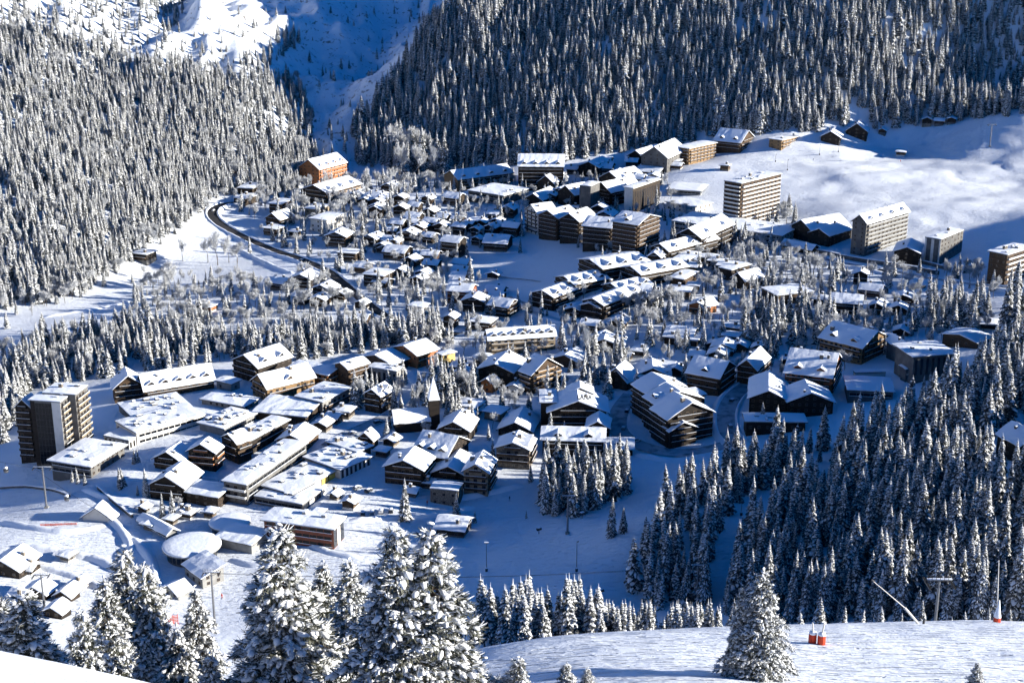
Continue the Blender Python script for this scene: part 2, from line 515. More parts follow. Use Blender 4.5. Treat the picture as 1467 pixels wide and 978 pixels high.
for nm, arr in (('tracks', _tr), ('rock', _rk)):
    a = tm.attributes.new(nm, 'FLOAT', 'POINT')
    a.data.foreach_set('value', arr.astype(np.float32))
ground_o = put('snow_ground', tm)
tag(ground_o, kind='structure')
# ------------------------------------------------------------------ tree shapes
def trunk_mesh(h, r, lean=0.0, name='trunk'):
    b = MB()
    p = Vector((0, 0, -1.5))
    n = 5
    for k in range(n):
        q = Vector((lean * (k + 1) / n * h * .1, 0, -1.5 + (h + 1.5) * (k + 1) / n))
        b.bar(p, q, r * (1 - k / n) + .02, r * (1 - (k + 1) / n) + .02, 'bark', 7, False)
        p = q
    return b.data(name, True)

def spruce_crown(seed, h=20.0, rad=3.4, tiers=19, snow=0.72, ragged=.25, wk=1.0):
    rnd = random.Random(seed)
    b = MB()
    for i in range(tiers):
        t = (i + rnd.uniform(-.2, .2)) / tiers
        z0 = h * (0.06 + 0.93 * max(t, 0) ** 0.92)
        L0 = rad * (1 - max(t, 0)) ** 0.78 + 0.18
        nb = max(5, int((10 if wk == 1.0 else 12) - 5 * t))
        a0 = rnd.uniform(0, 6.28)
        for k in range(nb):
            a = a0 + 6.283 * (k + rnd.uniform(-.28, .28)) / nb
            L = L0 * rnd.uniform(1 - ragged * 1.3, 1 + ragged * .6)
            ca, sa = math.cos(a), math.sin(a)
            droop = L * rnd.uniform(.42, .70)
            rise = L * rnd.uniform(.0, .14)
            wd = (0.30 * L + .30) * rnd.uniform(.8, 1.15) * wk
            S = (0.0, .35, .7, 1.0)
            WD = (.25, 1.0, .75, .12)
            cen = []
            for s in S:
                r = L * s
                z = z0 + rise * s - droop * s * s
                cen.append(Vector((ca * r, sa * r, z)))
            side = Vector((-sa, ca, 0))
            tl = .34 * wd
            vs = []
            for c, wf in zip(cen, WD):
                vs += [c + side * wd * wf - Vector((0, 0, tl * wf + .05)), c, c - side * wd * wf - Vector((0, 0, tl * wf + .05))]
            fs = []
            for j in range(3):
                fs += [(3 * j, 3 * j + 3, 3 * j + 4, 3 * j + 1), (3 * j + 1, 3 * j + 4, 3 * j + 5, 3 * j + 2)]
            b.mesh(vs, fs, 'needles')
            # hanging twigs along both edges
            for j in (1, 2):
                for sgn in (0, 2):
                    e = vs[3 * j + sgn]
                    f = vs[3 * (j + 1) + sgn]
                    m1 = e.lerp(f, rnd.uniform(.1, .4))
                    m2 = e.lerp(f, rnd.uniform(.6, .95))
                    d = m1.lerp(m2, .5) - Vector((0, 0, rnd.uniform(.35, .8) * (0.4 + L * .16))) + Vector((ca, sa, 0)) * .1
                    b.face((m1, m2, d), 'tree_snow' if rnd.random() < .42 * snow else 'needles')
            # snow lying on the spray
            if rnd.random() < snow:
                s0 = rnd.uniform(0.05, .4)
                s1 = rnd.uniform(.72, 1.02)
                ww = wd * rnd.uniform(.55, .9)
                vs2 = []
                for q in range(4):
                    s = s0 + (s1 - s0) * q / 3
                    r = L * s
                    z = z0 + rise * s - droop * s * s + .10 + .05 * L * (1 if q in (1, 2) else .3)
                    c = Vector((ca * r, sa * r, z))
                    wf = (.25, .85, .8, .2)[q]
                    off = side * rnd.uniform(-.12, .12) * wd
                    dz = Vector((0, 0, .30 * ww * wf + .02))
                    vs2 += [c + off + side * ww * wf - dz, c + off, c + off - side * ww * wf - dz]
                b.mesh(vs2, fs, 'tree_snow')
            for _ in range(2):
                if rnd.random() < snow * .8:
                    s = rnd.uniform(.35, .95)
                    c = Vector((ca * L * s, sa * L * s, z0 + rise * s - droop * s * s)) + side * wd * rnd.uniform(-.9, .9) + Vector((0, 0, -.05))
                    q = rnd.uniform(.14, .32) * (0.5 + .14 * L)
                    b.face((c + Vector((q, 0, -q * .6)), c + Vector((0, q, .1)), c + Vector((-q, 0, -q * .4)), c + Vector((0, -q, -q))), 'tree_snow')
    b.bar((0, 0, h * .94), (0, 0, h * 1.03), .09, .02, 'tree_snow', 5)
    return b.data('crown')

def frosted_crown(seed, h=14.0, rad=4.0, upright=.5):
    """bare broadleaf crown, every twig white with hoar frost"""
    rnd = random.Random(seed)
    b = MB()
    def twig(p, d, L, r, lev):
        n = 3
        q = p
        for k in range(n):
            d = (d + Vector((rnd.uniform(-.22, .22), rnd.uniform(-.22, .22), rnd.uniform(-.05, .16) * upright * 2))).normalized()
            e = q + d * (L / n)
            if lev >= 3:
                s = d.orthogonal().normalized() * max(r, .075 if lev == 3 else .062)
                if rnd.random() < .5:
                    s = d.cross(s)
                b.face((q - s, q + s, e + s * .6, e - s * .6), 'frost')
            else:
                b.bar(q, e, r * (1 - .25 * k / n), r * (1 - .25 * (k + 1) / n), 'bark' if lev < 1 else 'frost', 4, False)
            if lev < 4:
                for _ in range((4, 3, 3, 2)[lev] if k else (1 if lev else 0)):
                    a = rnd.uniform(0, 6.28)
                    u = d.orthogonal().normalized()
                    w = d.cross(u)
                    sp = rnd.uniform(.55, 1.0)
                    dd = (d + (u * math.cos(a) + w * math.sin(a)) * sp).normalized()
                    twig(e, dd, L * rnd.uniform(.48, .70), r * .55, lev + 1)
            q = e
    twig(Vector((0, 0, h * .12)), Vector((0, 0, 1)), h * .46, .20, 0)
    for v in range(0):
        pass
    zs = [v[2] for v in b.v]
    rs = sorted(math.hypot(v[0], v[1]) for v in b.v)
    fz, fr = h / max(zs), rad / rs[int(len(rs) * .97)]
    b.v = [(v[0] * fr, v[1] * fr, v[2] * fz) for v in b.v]
    return b.data('crown')

SPR = [(spruce_crown(100 + k, 20.0, rad, 19, sn, rg), trunk_mesh(18.5, .26))
       for k, (rad, sn, rg) in enumerate([(3.3, .86, .3), (2.8, .92, .35), (3.9, .8, .28), (3.0, .72, .4), (3.4, .94, .32), (2.4, .84, .35)])]
SPRF = [(spruce_crown(300 + k, 20.0, rad, 33, sn, rg, .72), trunk_mesh(18.5, .24))
        for k, (rad, sn, rg) in enumerate([(3.0, .92, .3), (2.6, .84, .34), (3.5, .88, .28), (2.8, .76, .4)])]
FRO = [(frosted_crown(200 + k, 14.0, rad, up), trunk_mesh(5.0, .24)) for k, (rad, up) in enumerate([(4.2, .5), (3.4, .8), (4.8, .35)])]

# ------------------------------------------------------------------ where trees stand (outlines of the woods on the ground, as photo pixels)
rng = np.random.default_rng(5)
LEFT_WOOD = [(-600, 480), (0, 446), (60, 440), (120, 425), (165, 392), (215, 352), (285, 305), (310, 280), (420, 276), (452, 240), (446, 200), (448, 165), (425, 112), (330, 112), (280, 98), (180, 85), (140, 62), (0, 42), (-600, 40)]
LEFT_CRAG = [(60, 0), (240, -10), (172, 72), (60, 48)]
LEFT_TIP = [(-200, -20), (30, -20), (55, 45), (-200, 45)]
GULLY = [(322, 108), (420, 44), (434, 62), (352, 122)]
GULLY2 = [(440, 250), (500, 245), (520, 170), (470, 180)]
RIGHT_WOOD = [(512, 236), (505, 185), (562, 118), (618, 40), (690, -60), (2000, -60), (2000, 168), (1467, 163), (1250, 186), (1050, 193), (960, 207), (900, 217), (740, 238), (640, 247), (560, 244)]
LOW_WOOD = [(-200, 650), (0, 640), (28, 610), (40, 562), (140, 545), (200, 532), (300, 526), (335, 516), (420, 518), (560, 500), (650, 494), (645, 478), (560, 478), (440, 480), (400, 490), (330, 494), (250, 478), (180, 468), (100, 480), (0, 512), (-200, 560)]
HILL_WOOD = [(1900, 470), (1480, 495), (1425, 522), (1335, 572), (1290, 604), (1200, 628), (1100, 658), (1050, 680), (990, 710), (935, 750), (908, 790), (900, 855), (940, 872), (1030, 876), (1060, 890), (1480, 905), (1900, 905)]
PISTE_GAP = [(1150, 694), (1066, 714), (1034, 752), (1008, 880), (1040, 885), (1058, 800), (1078, 754), (1146, 714)]
HOUSE_GAP = [(1520, 585), (1455, 600), (1395, 655), (1430, 690), (1520, 690)]
HILL_GAP2 = [(1165, 665), (1205, 665), (1200, 700), (1160, 690)]

spruces, frosts = [], []      # (x, y, height, wood)

def scatter(poly, spacing, hr, wood, frost=0.0, jitter=.5, cuts=(), keep=1.0, box=None, ymin=None, fh=None):
    xs = np.arange(box[0], box[1], spacing)
    ys = np.arange(box[2], box[3], spacing)
    X, Y = np.meshgrid(xs, ys)
    X = (X + rng.uniform(-jitter, jitter, X.shape) * spacing).ravel()
    Y = (Y + rng.uniform(-jitter, jitter, Y.shape) * spacing).ravel()
    Z = hz(X, Y)
    px, py, d = project(X, Y, Z)
    ok = inpoly(px, py, poly)
    for c in cuts:
        ok &= ~inpoly(px, py, c)
    dens = fbm(X / 45., Y / 45., 77, 2)
    ok &= rng.random(X.shape) < keep * np.clip(1.0 + .9 * dens, .25, 1)
    for x, y, q in zip(X[ok], Y[ok], dens[ok]):
        f = rng.random()
        h = rng.uniform(*hr) * rng.choice([.45, .7, .88, 1, 1, 1.12])
        if f < frost:
            frosts.append((x, y, rng.uniform(*(fh or (9, 15))), wood))
        else:
            spruces.append((x, y, h, wood))

scatter(LEFT_WOOD, 4.8, (11, 19), 'left mountain', .07, box=(-760, -120, 780, 1500))
scatter([(0, 45), (20, -20), (262, -20), (262, 100), (140, 70)], 6.5, (9, 15), 'left mountain', box=(-760, -200, 1200, 1650), keep=.62)
scatter([(255, 100), (325, 100), (320, 60), (262, 40)], 8, (8, 12), 'left mountain', box=(-560, -200, 1300, 1650), keep=.45)
scatter(LEFT_TIP, 7.5, (11, 16), 'left mountain', box=(-760, -300, 1200, 1600), keep=.6)
scatter(GULLY, 6.5, (12, 17), 'left mountain', box=(-420, -150, 1300, 1700), keep=.8)
scatter(GULLY2, 9, (10, 16), 'left mountain', box=(-420, -100, 1150, 1500), keep=.5)
scatter([(440, 215), (400, 110), (460, 20), (640, -20), (600, 60), (540, 130), (505, 200)], 15, (6, 13), 'left mountain', box=(-420, 40, 1200, 1800), keep=.55)
scatter([(250, 100), (290, 20), (400, 0), (430, 40), (330, 105)], 13, (6, 12), 'left mountain', box=(-520, 0, 1300, 1800), keep=.5)
scatter(RIGHT_WOOD, 5.4, (17, 27), 'right mountain', box=(-220, 800, 1130, 1560))
scatter(LOW_WOOD, 5.0, (13, 19), 'wood behind the low hotels', .12, box=(-340, -20, 600, 860))
scatter(HILL_WOOD, 6.1, (16, 25), 'wooded hillside', cuts=(PISTE_GAP, HOUSE_GAP, HILL_GAP2), box=(30, 420, 255, 760), jitter=.45)
# rows of young trees just behind the crest of the near piste
for k in range(230):
    px = rng.uniform(690, 1075)
    y = rng.uniform(165, 205)
    x = (px - CW / 2) / FOC * (y * cp + 110 * sp) * 1.0
    top = 824 + 12 * math.sin(px * .09) + rng.uniform(0, 45) if px < 868 else 856 + rng.uniform(0, 32)
    d = ray(px, top)
    zt = CAM_Z + d[2] * y / d[1]
    g = float(hz(x, y))
    if zt - g > 3:
        spruces.append((x, y, min(zt - g, 22), 'row behind the near piste'))
for px, top, y in [(1180, 855, 180), (1210, 865, 178), (1325, 857, 175), (1110, 860, 182), (1265, 868, 178), (1235, 868, 172), (1385, 872, 176), (1420, 866, 174), (1450, 870, 176), (1290, 875, 170), (1365, 880, 172), (1150, 872, 176)]:
    d = ray(px, top)
    x, zt = d[0] * y / d[1], CAM_Z + d[2] * y / d[1]
    spruces.append((x, y, float(zt - hz(x, y)), 'row behind the near piste'))

def cluster(poly, n, hpx, wood, frost=0.0):
    xs, ys = [p[0] for p in poly], [p[1] for p in poly]
    k = 0
    pts = []
    for _ in range(n * 60):
        if k >= n:
            break
        px, py = rng.uniform(min(xs), max(xs)), rng.uniform(min(ys), max(ys))
        if not inpoly(np.array([px]), np.array([py]), poly)[0]:
            continue
        g = ground(px, py)
        if any((g.x - q.x) ** 2 + (g.y - q.y) ** 2 < 12 for q in pts):
            continue
        pts.append(g)
        d = float(project(g.x, g.y, g.z)[2])
        h = rng.uniform(*hpx) * d / FOC
        (frosts if rng.random() < frost else spruces).append((g.x, g.y, h, wood))
        k += 1

cluster([(768, 702), (780, 745), (832, 738), (902, 704), (908, 684), (860, 688), (800, 686)], 46, (55, 82), 'grove below the dark chalets')
cluster([(588, 606), (632, 612), (690, 596), (684, 562), (640, 556), (602, 562)], 24, (42, 62), 'trees around the church spire', .15)
cluster([(800, 556), (892, 560), (900, 522), (850, 506), (815, 520)], 16, (40, 58), 'trees beside the sign hotel', .1)
cluster([(897, 488), (958, 518), (1008, 500), (1000, 448), (920, 438)], 24, (28, 46), 'village centre trees', .35)
cluster([(1058, 502), (1212, 505), (1232, 472), (1150, 446), (1060, 452)], 40, (38, 56), 'trees above the red chalet', .12)
cluster([(1308, 474), (1400, 482), (1412, 442), (1330, 432)], 30, (40, 56), 'trees by the far chalets')
cluster([(1438, 500), (1466, 500), (1466, 450), (1440, 450)], 6, (66, 95), 'trees by the far chalets')
cluster([(1098, 322), (1150, 328), (1140, 298), (1112, 300)], 14, (20, 30), 'trees by the tower', .3)
cluster([(1342, 402), (1402, 408), (1412, 386), (1346, 386)], 16, (18, 26), 'trees by the tower', .6)
cluster([(1000, 372), (1128, 392), (1120, 420), (1000, 420)], 26, (18, 30), 'trees by the tower', .6)
cluster([(330, 276), (560, 262), (640, 262), (560, 300), (500, 345), (420, 318), (340, 300)], 62, (20, 34), 'trees above the bend', .5)
cluster([(556, 262), (640, 262), (636, 236), (572, 232)], 16, (40, 66), 'trees above the bend', .25)
cluster([(352, 420), (440, 392), (545, 450), (540, 470), (420, 478), (350, 452)], 38, (22, 38), 'trees below the road', .55)
cluster([(560, 390), (640, 380), (640, 440), (590, 452)], 16, (18, 32), 'trees among the small chalets', .4)
cluster([(1160, 440), (1300, 470), (1290, 492), (1180, 486)], 10, (26, 36), 'trees by the far chalets', .2)
cluster([(700, 470), (830, 500), (900, 505), (900, 470), (760, 455)], 9, (22, 36), 'village centre trees', .5)
cluster([(880, 420), (1000, 430), (1050, 470), (900, 440)], 10, (22, 34), 'village centre trees', .6)
cluster([(500, 590), (560, 600), (590, 580), (520, 560)], 6, (35, 55), 'trees around the church spire', .2)
cluster([(240, 470), (290, 500), (300, 440), (250, 425)], 12, (28, 45), 'trees below the road', .4)
# bare frosted trees along the foot of the left mountain, and trees between the houses
scatter([(-300, 470), (0, 450), (110, 432), (170, 400), (215, 362), (300, 300), (335, 280), (430, 278), (450, 255), (420, 258), (300, 268), (215, 318), (120, 380), (0, 405), (-300, 430)], 9.5, (9, 14), 'foot of the left mountain', .78, box=(-600, -120, 780, 1250), fh=(8, 14))
VILLAGE = [(320, 282), (470, 262), (640, 250), (960, 262), (1010, 330), (1180, 372), (1450, 405), (1440, 470), (1250, 520), (1100, 560), (900, 560), (700, 640), (560, 620), (500, 570), (655, 492), (560, 470), (480, 400), (400, 355)]
FIELD = [(672, 372), (700, 345), (770, 340), (860, 372), (800, 445), (700, 440)]
scatter(VILLAGE, 9.8, (8, 17), 'trees between the houses', .5, box=(-260, 420, 560, 1320), cuts=(FIELD,), fh=(7, 12))
scatter([(200, 400), (340, 400), (560, 465), (520, 480), (300, 485), (180, 470)], 8.5, (8, 14), 'trees below the road', .65, box=(-300, -60, 700, 1000), fh=(7, 12))
scatter([(560, 590), (780, 560), (900, 600), (760, 680), (640, 640), (520, 640)], 12, (7, 14), 'trees between the houses', .3, box=(-90, 90, 560, 760), fh=(5, 8))
scatter([(150, 640), (330, 690), (330, 745), (180, 735)], 16, (6, 10), 'trees between the houses', .3, box=(-190, -90, 520, 680), fh=(5, 8))
scatter([(1000, 350), (1130, 352), (1210, 385), (1190, 430), (1010, 425)], 8.5, (7, 12), 'trees by the tower', .7, box=(100, 300, 780, 1050), fh=(6, 10))
for px, py, h, fr in [(580, 745, 66, 0), (654, 738, 36, 0), (876, 768, 62, 0), (893, 762, 40, 0), (262, 374, 36, 1), (312, 380, 55, 1), (340, 382, 38, 1), (328, 376, 44, 1), (298, 376, 40, 1), (243, 415, 42, 1), (250, 412, 36, 1), (228, 412, 30, 1),
                      (358, 362, 26, 0), (366, 420, 36, 0), (190, 405, 16, 0), (208, 408, 18, 0), (172, 700, 34, 0), (210, 712, 46, 0), (219, 706, 38, 0), (234, 742, 40, 0), (247, 742, 44, 0), (112, 692, 26, 0), (103, 690, 22, 0), (122, 694, 20, 0),
                      (1165, 400, 42, 1), (1092, 612, 40, 0), (510, 585, 62, 0), (24, 450, 22, 0), (46, 452, 18, 1), (-4, 470, 30, 0), (10, 470, 26, 0), (320, 432, 22, 0), (332, 430, 20, 0), (745, 362, 22, 0), (490, 350, 40, 0), (505, 344, 44, 0), (520, 340, 36, 0),
                      (520, 318, 30, 1), (598, 440, 44, 0), (620, 432, 38, 1), (570, 470, 26, 0), (690, 530, 40, 1), (1240, 460, 30, 0), (1252, 466, 34, 0), (1230, 420, 30, 0), (1290, 420, 24, 0), (760, 690, 30, 0), (754, 742, 14, 0), (680, 748, 20, 0)]:
    g = ground(px, py)
    d = float(project(g.x, g.y, g.z)[2])
    own = {(580, 745): 'label:tall lone spruce at the edge of the blue piste in front of the stone hotels', (876, 768): 'label:tall spruce standing clear of the grove on the blue piste', (893, 762): 'label:shorter spruce beside the tall one clear of the grove on the blue piste',
           (1092, 612): 'label:lone spruce in front of the two dark gables below the red-sided chalet', (654, 738): 'label:small spruce by the stone base of the star-roofed hotel', (510, 585): 'label:tall lone spruce between stepped grey block and modern grey block',
           (745, 362): 'label:lone little spruce in the blue field of the upper village', (234, 742): 'label:left spruce of the pair below the broad black chalet', (247, 742): 'label:right spruce of the pair below the broad black chalet',
           (1165, 400): 'label:big round bush white with frost in the blue hollow below the tower', (172, 700): 'label:lone spruce below the slab hotel annex'}.get((px, py))
    (frosts if fr else spruces).append((g.x, g.y, h * d / FOC, own or 'village trees'))
# ------------------------------------------------------------------ the near pines, needles in tufts and pads of snow
def pine_meshes(seed, h=15.0, rad=4.3, twin=False, levels=30):
    rnd = random.Random(seed)
    nd, sn, wood = MB(), MB(), MB()
    stems = [(0, 0, h)] if not twin else [(-.9, 0, h), (1.1, .3, h * .985)]
    def tuft(p, d, k):
        # needles: thin blades fanning out around the twig
        u = d.orthogonal().normalized()
        w = d.cross(u)
        for _ in range(22):
            a = rnd.uniform(0, 6.283)
            q = (d * rnd.uniform(.2, 1.0) + (u * math.cos(a) + w * math.sin(a)) * rnd.uniform(.5, 1.0)).normalized()
            e = q * rnd.uniform(.30, .58) * k
            s = q.orthogonal().normalized() * .035 * k
            st = p + d * rnd.uniform(-.25, .25) * k
            nd.face((st - s, st + s, st + e + s * .3, st + e - s * .3), 'tree_snow' if q.z > -.15 and rnd.random() < .55 else 'pine_needles')
    def pad(p, d, k):
        # a lump of snow, longer along the twig, sagging at its outer end
        u = Vector((d.x, d.y, 0))
        u = u.normalized() if u.length > .01 else Vector((1, 0, 0))
        w = Vector((-u.y, u.x, 0))
        a_, b_, c_ = k * rnd.uniform(.24, .40), k * rnd.uniform(.16, .26), k * rnd.uniform(.11, .18)
        tilt = rnd.uniform(-.7, .0)
        n = 7
        vs = []
        ph = rnd.uniform(0, 6.28)
        for rr, zz in ((.75, -.55), (1.0, -.05), (.72, .65)):
            for j in range(n):
                t = 6.283 * j / n + ph
                jt = rnd.uniform(.8, 1.18)
                x, y, z = a_ * rr * math.cos(t) * jt, b_ * rr * math.sin(t) * jt, c_ * zz
                vs.append(p + u * x + w * y + Vector((0, 0, z + tilt * x * (1.0 if x > 0 else .55))))
        vs += [p + Vector((0, 0, c_)), p + Vector((0, 0, -c_ * .6))]
        fs = []
        for r_ in range(2):
            for j in range(n):
                fs.append((r_ * n + j, r_ * n + (j + 1) % n, (r_ + 1) * n + (j + 1) % n, (r_ + 1) * n + j))
        for j in range(n):
            fs.append((2 * n + j, 2 * n + (j + 1) % n, 3 * n))
            fs.append(((j + 1) % n, j, 3 * n + 1))
        sn.mesh(vs, fs, 'tree_snow')
    for (ox, oy, hh) in stems:
        wood.bar((ox * .25, oy * .25, -2), (ox, oy, hh * .55), .24, .14, 'bark', 8, False)
        wood.bar((ox, oy, hh * .55), (ox, oy, hh * .98), .14, .03, 'bark', 6, False)
        for i in range(levels):
            t = (i + rnd.uniform(-.3, .3)) / levels
            t = min(max(t, 0.01), .99)
            z = hh * (.05 + .94 * t)
            L0 = (rad if not twin else rad * .8) * (1 - t ** 1.35) ** .9 + .35
            nb = max(4, int(8 - 4 * t))
            a0 = rnd.uniform(0, 6.28)
            for b_ in range(nb):
                a = a0 + 6.283 * (b_ + rnd.uniform(-.3, .3)) / nb
                L = L0 * rnd.uniform(.5, 1.18) * (1 + .16 * math.sin(2 * a + seed) * (1 - t)) * (.72 if rnd.random() < .12 else 1)
                out = Vector((math.cos(a), math.sin(a), 0))
                side = Vector((-out.y, out.x, 0))
                up = rnd.uniform(.15, .5)
                sag = rnd.uniform(.45, .85)
                def at(s):
                    return Vector((ox, oy, z)) + out * (L * s) + Vector((0, 0, L * (up * s - sag * s * s)))
                wood.bar(at(0), at(.5), .05, .035, 'bark', 4, False)
                wood.bar(at(.5), at(.95), .035, .015, 'bark', 4, False)
                n = max(2, int(L * 2.7))
                for q in range(n):
                    s = .22 + .80 * (q + rnd.uniform(.1, .9)) / n
                    p = at(s)
                    d = (out + Vector((0, 0, up - 2 * sag * s))).normalized()
                    spread = .30 * L * (1.15 - s) + .10
                    for sg in ((-1, 1) if L > 1.0 else (0,)):
                        o = side * (sg * spread * rnd.uniform(.35, 1.25)) + Vector((0, 0, rnd.uniform(-.22, .06)))
                        pp = p + o
                        dd = (d + side * sg * rnd.uniform(.2, .8)).normalized()
                        k = rnd.uniform(.85, 1.25)
                        tuft(pp, dd, k)
                        for _ in range(4):
                            if rnd.random() < .74:
                                pad(pp + Vector((rnd.uniform(-.22, .22), rnd.uniform(-.22, .22), .09 + rnd.uniform(-.12, .05))) + dd * rnd.uniform(.0, .25), dd, k * rnd.choice([.32, .4, .45, .55, .85]))
        pad(Vector((ox, oy, hh)), Vector((1, 0, 0)), .7)
    return nd.data('needles'), sn.data('snow_load', True), wood.data('trunk')

PINE = [pine_meshes(1, 15, 4.2), pine_meshes(2, 15, 4.6, True), pine_meshes(3, 15, 3.4), pine_meshes(4, 15, 4.0, levels=28)]
_pg = 'near snow-laden pines'
for px, top, t, which, turn, wide, lab in [
        (400, 746, 84, 0, .4, 1.0, 'large pine thick with snow pads, left of the two biggest near the bottom edge'),
        (588, 744, 78, 1, .15, 1.0, 'broad twin-topped pine with heavy snow pads, bottom centre'),
        (500, 796, 106, 2, 1.2, 1.0, 'greener pine standing back between the two biggest pines'),
        (462, 800, 110, 3, 2.2, .9, 'pine half hidden behind the left big pine'),
        (1094, 810, 106, 3, .9, 1.0, 'lone snow-laden pine on the sunlit near piste, lower right'),
        (1064, 834, 107, 2, 2.0, .62, 'smaller pine leaning against the lone one on the near piste'),
        (176, 778, 112, 2, .2, 1.0, 'tallest pine of the bottom left group'),
        (205, 802, 110, 0, 2.9, .8, 'pine on the right flank of the tallest bottom left one'),
        (148, 822, 104, 3, 1.9, .85, 'pine on the left flank of the tallest bottom left one'),
        (28, 838, 82, 3, .5, 1.1, 'pine filling the bottom left corner'),
        (-6, 850, 84, 0, 1.5, 1.0, 'pine cut by the left edge of the view'),
        (114, 866, 80, 0, 3.3, .8, 'rounded pine behind the white bank at bottom left'),
        (278, 836, 118, 2, 4.1, .85, 'slender pine beside the red netting'),
        (252, 890, 92, 3, 5.0, .9, 'young pine with brown tips below the red netting'),
        (205, 905, 88, 0, .9, .8, 'young pine in front of the bottom left group'),
        (300, 930, 84, 2, 2.0, .9, 'low pine between the bottom left group and the big pines'),
        (742, 936, 82, 3, .3, 1.0, 'low snowy pine top rising from the bottom edge right of the twin-topped pine'),
        (812, 944, 92, 2, 2.4, 1.2, 'small pine top at the bottom edge on the near piste'),
        (842, 952, 94, 3, 3.4, 1.0, 'smallest pine top at the bottom edge beside a twin'),
        (1402, 944, 100, 2, 1.0, 1.0, 'tiny pine top poking up from the piste at lower right')]:
    d = ray(px, top)
    x, y, zt = d[0] * t, d[1] * t, CAM_Z + d[2] * t
    zg = float(height(x, y))
    h = zt - zg
    tr = thing('snowy_pine', lab, 'pine', (x, y, zg - .2), turn, _pg)
    s = max(h, 1.2) / 15.0
    w_ = min(max(s, .45), 1.15) * wide if h > 5 else max(s, .28) * wide
    tr.scale = (w_, w_, s)
    nd_, sn_, tk_ = PINE[which]
    c_ = put('crown', nd_, tr)
    put('snow_load', sn_, c_)
    put('trunk', tk_, tr)
# ------------------------------------------------------------------ buildings
KEEPOUT = []
CROP = {'A': (0, 480, 3.6625), 'B': (300, 460, 3.6625), 'C': (600, 430, 3.6625), 'D': (850, 420, 3.6625), 'E': (1100, 330, 3.992), 'F': (850, 160, 3.6625),
        'G': (560, 210, 3.6625), 'H': (280, 210, 3.6625), 'a': (0, 520, 6.655), 'b': (180, 590, 6.655), 'c': (320, 470, 6.655), 'd': (340, 600, 6.655),
        'e': (520, 590, 6.655), 'f': (720, 530, 6.655), 'g': (1250, 160, 3.912), 'h': (1230, 400, 3.911), 'I': (0, 680, 3.2825), 'J': (300, 680, 3.2818),
        'K': (680, 680, 3.2818), 'L': (1000, 680, 3.141), 'p': (0, 0, 1.0)}
def cpx(c, p):
    x0, y0, s = CROP[c]
    return x0 + p[0] / s, y0 + p[1] / s

_win = {}
def window_mesh(w, h, frame='frame_tan'):
    k = (round(w, 1), round(h, 1), frame)
    if k not in _win:
        b = MB()
        w, h = k[0], k[1]
        t = .11
        for x0, x1, z0, z1 in ((-w / 2, w / 2, h - t, h), (-w / 2, w / 2, 0, t), (-w / 2, -w / 2 + t, t, h - t), (w / 2 - t, w / 2, t, h - t)):
            b.box(x0, x1, -.09, 0.06, z0, z1, frame)
        if w > 1.0:
            b.box(-.04, .04, -.07, .06, t, h - t, frame)
        b.box(-w / 2 + t, w / 2 - t, -.03, .05, t, h - t, 'glass')
        _win[k] = b.data('window')
    return _win[k]

_chim = {}
def chimney_mesh(kind=0):
    if kind not in _chim:
        b = MB()
        w = (.55, .8, .45)[kind]
        h = (1.9, 2.2, 1.3)[kind]
        b.box(-w, w, -w, w, -1.5, h, 'stone' if kind < 2 else 'metal_dark')
        b.box(-w - .12, w + .12, -w - .12, w + .12, h, h + .14, 'concrete_dark')
        b.box(-w - .02, w + .02, -w - .02, w + .02, h + .14, h + .5, 'roof_snow')
        _chim[kind] = b.data('chimney')
    return _chim[kind]

def snow_sheet(b, x0, x1, prof, rnd, seg=2.2, jit=.13, mat_='roof_snow'):
    """snow on a roof: cross-section prof = [(y, z_under, thickness)...] swept along x with uneven thickness and edges"""
    n = max(2, int((x1 - x0) / seg))
    rows_t, rows_b = [], []
    for i in range(n + 1):
        x = x0 + (x1 - x0) * i / n
        if i in (0, n):
            x += rnd.uniform(-.2, .2)
        tp, bt = [], []
        for j, (y, z, th) in enumerate(prof):
            edge = j in (0, len(prof) - 1)
            yy = y + (rnd.uniform(-jit, jit) * (1.6 if edge else .5))
            k = (.55 if edge else 1) * (.7 if i in (0, n) else 1)
            tp.append((x, yy, z + max(.06, th * k + rnd.uniform(-jit, jit))))
            bt.append((x, yy, z + .012))
        rows_t.append(tp); rows_b.append(bt)
    m = len(prof)
    vs = [p for r in rows_t for p in r] + [p for r in rows_b for p in r]
    o = (n + 1) * m
    fs = []
    for i in range(n):
        for j in range(m - 1):
            fs.append((i * m + j, (i + 1) * m + j, (i + 1) * m + j + 1, i * m + j + 1))
        fs.append((i * m, o + i * m, o + (i + 1) * m, (i + 1) * m))
        j = m - 1
        fs.append((i * m + j, (i + 1) * m + j, o + (i + 1) * m + j, o + i * m + j))
    for i in (0, n):
        for j in range(m - 1):
            f = (i * m + j, i * m + j + 1, o + i * m + j + 1, o + i * m + j)
            fs.append(f if i == 0 else f[::-1])
    b.mesh(vs, fs, mat_)

def swap(b):
    """turn a mesh built along x so that it runs along y"""
    b.v = [(-v[1], v[0], v[2]) for v in b.v]
    return b

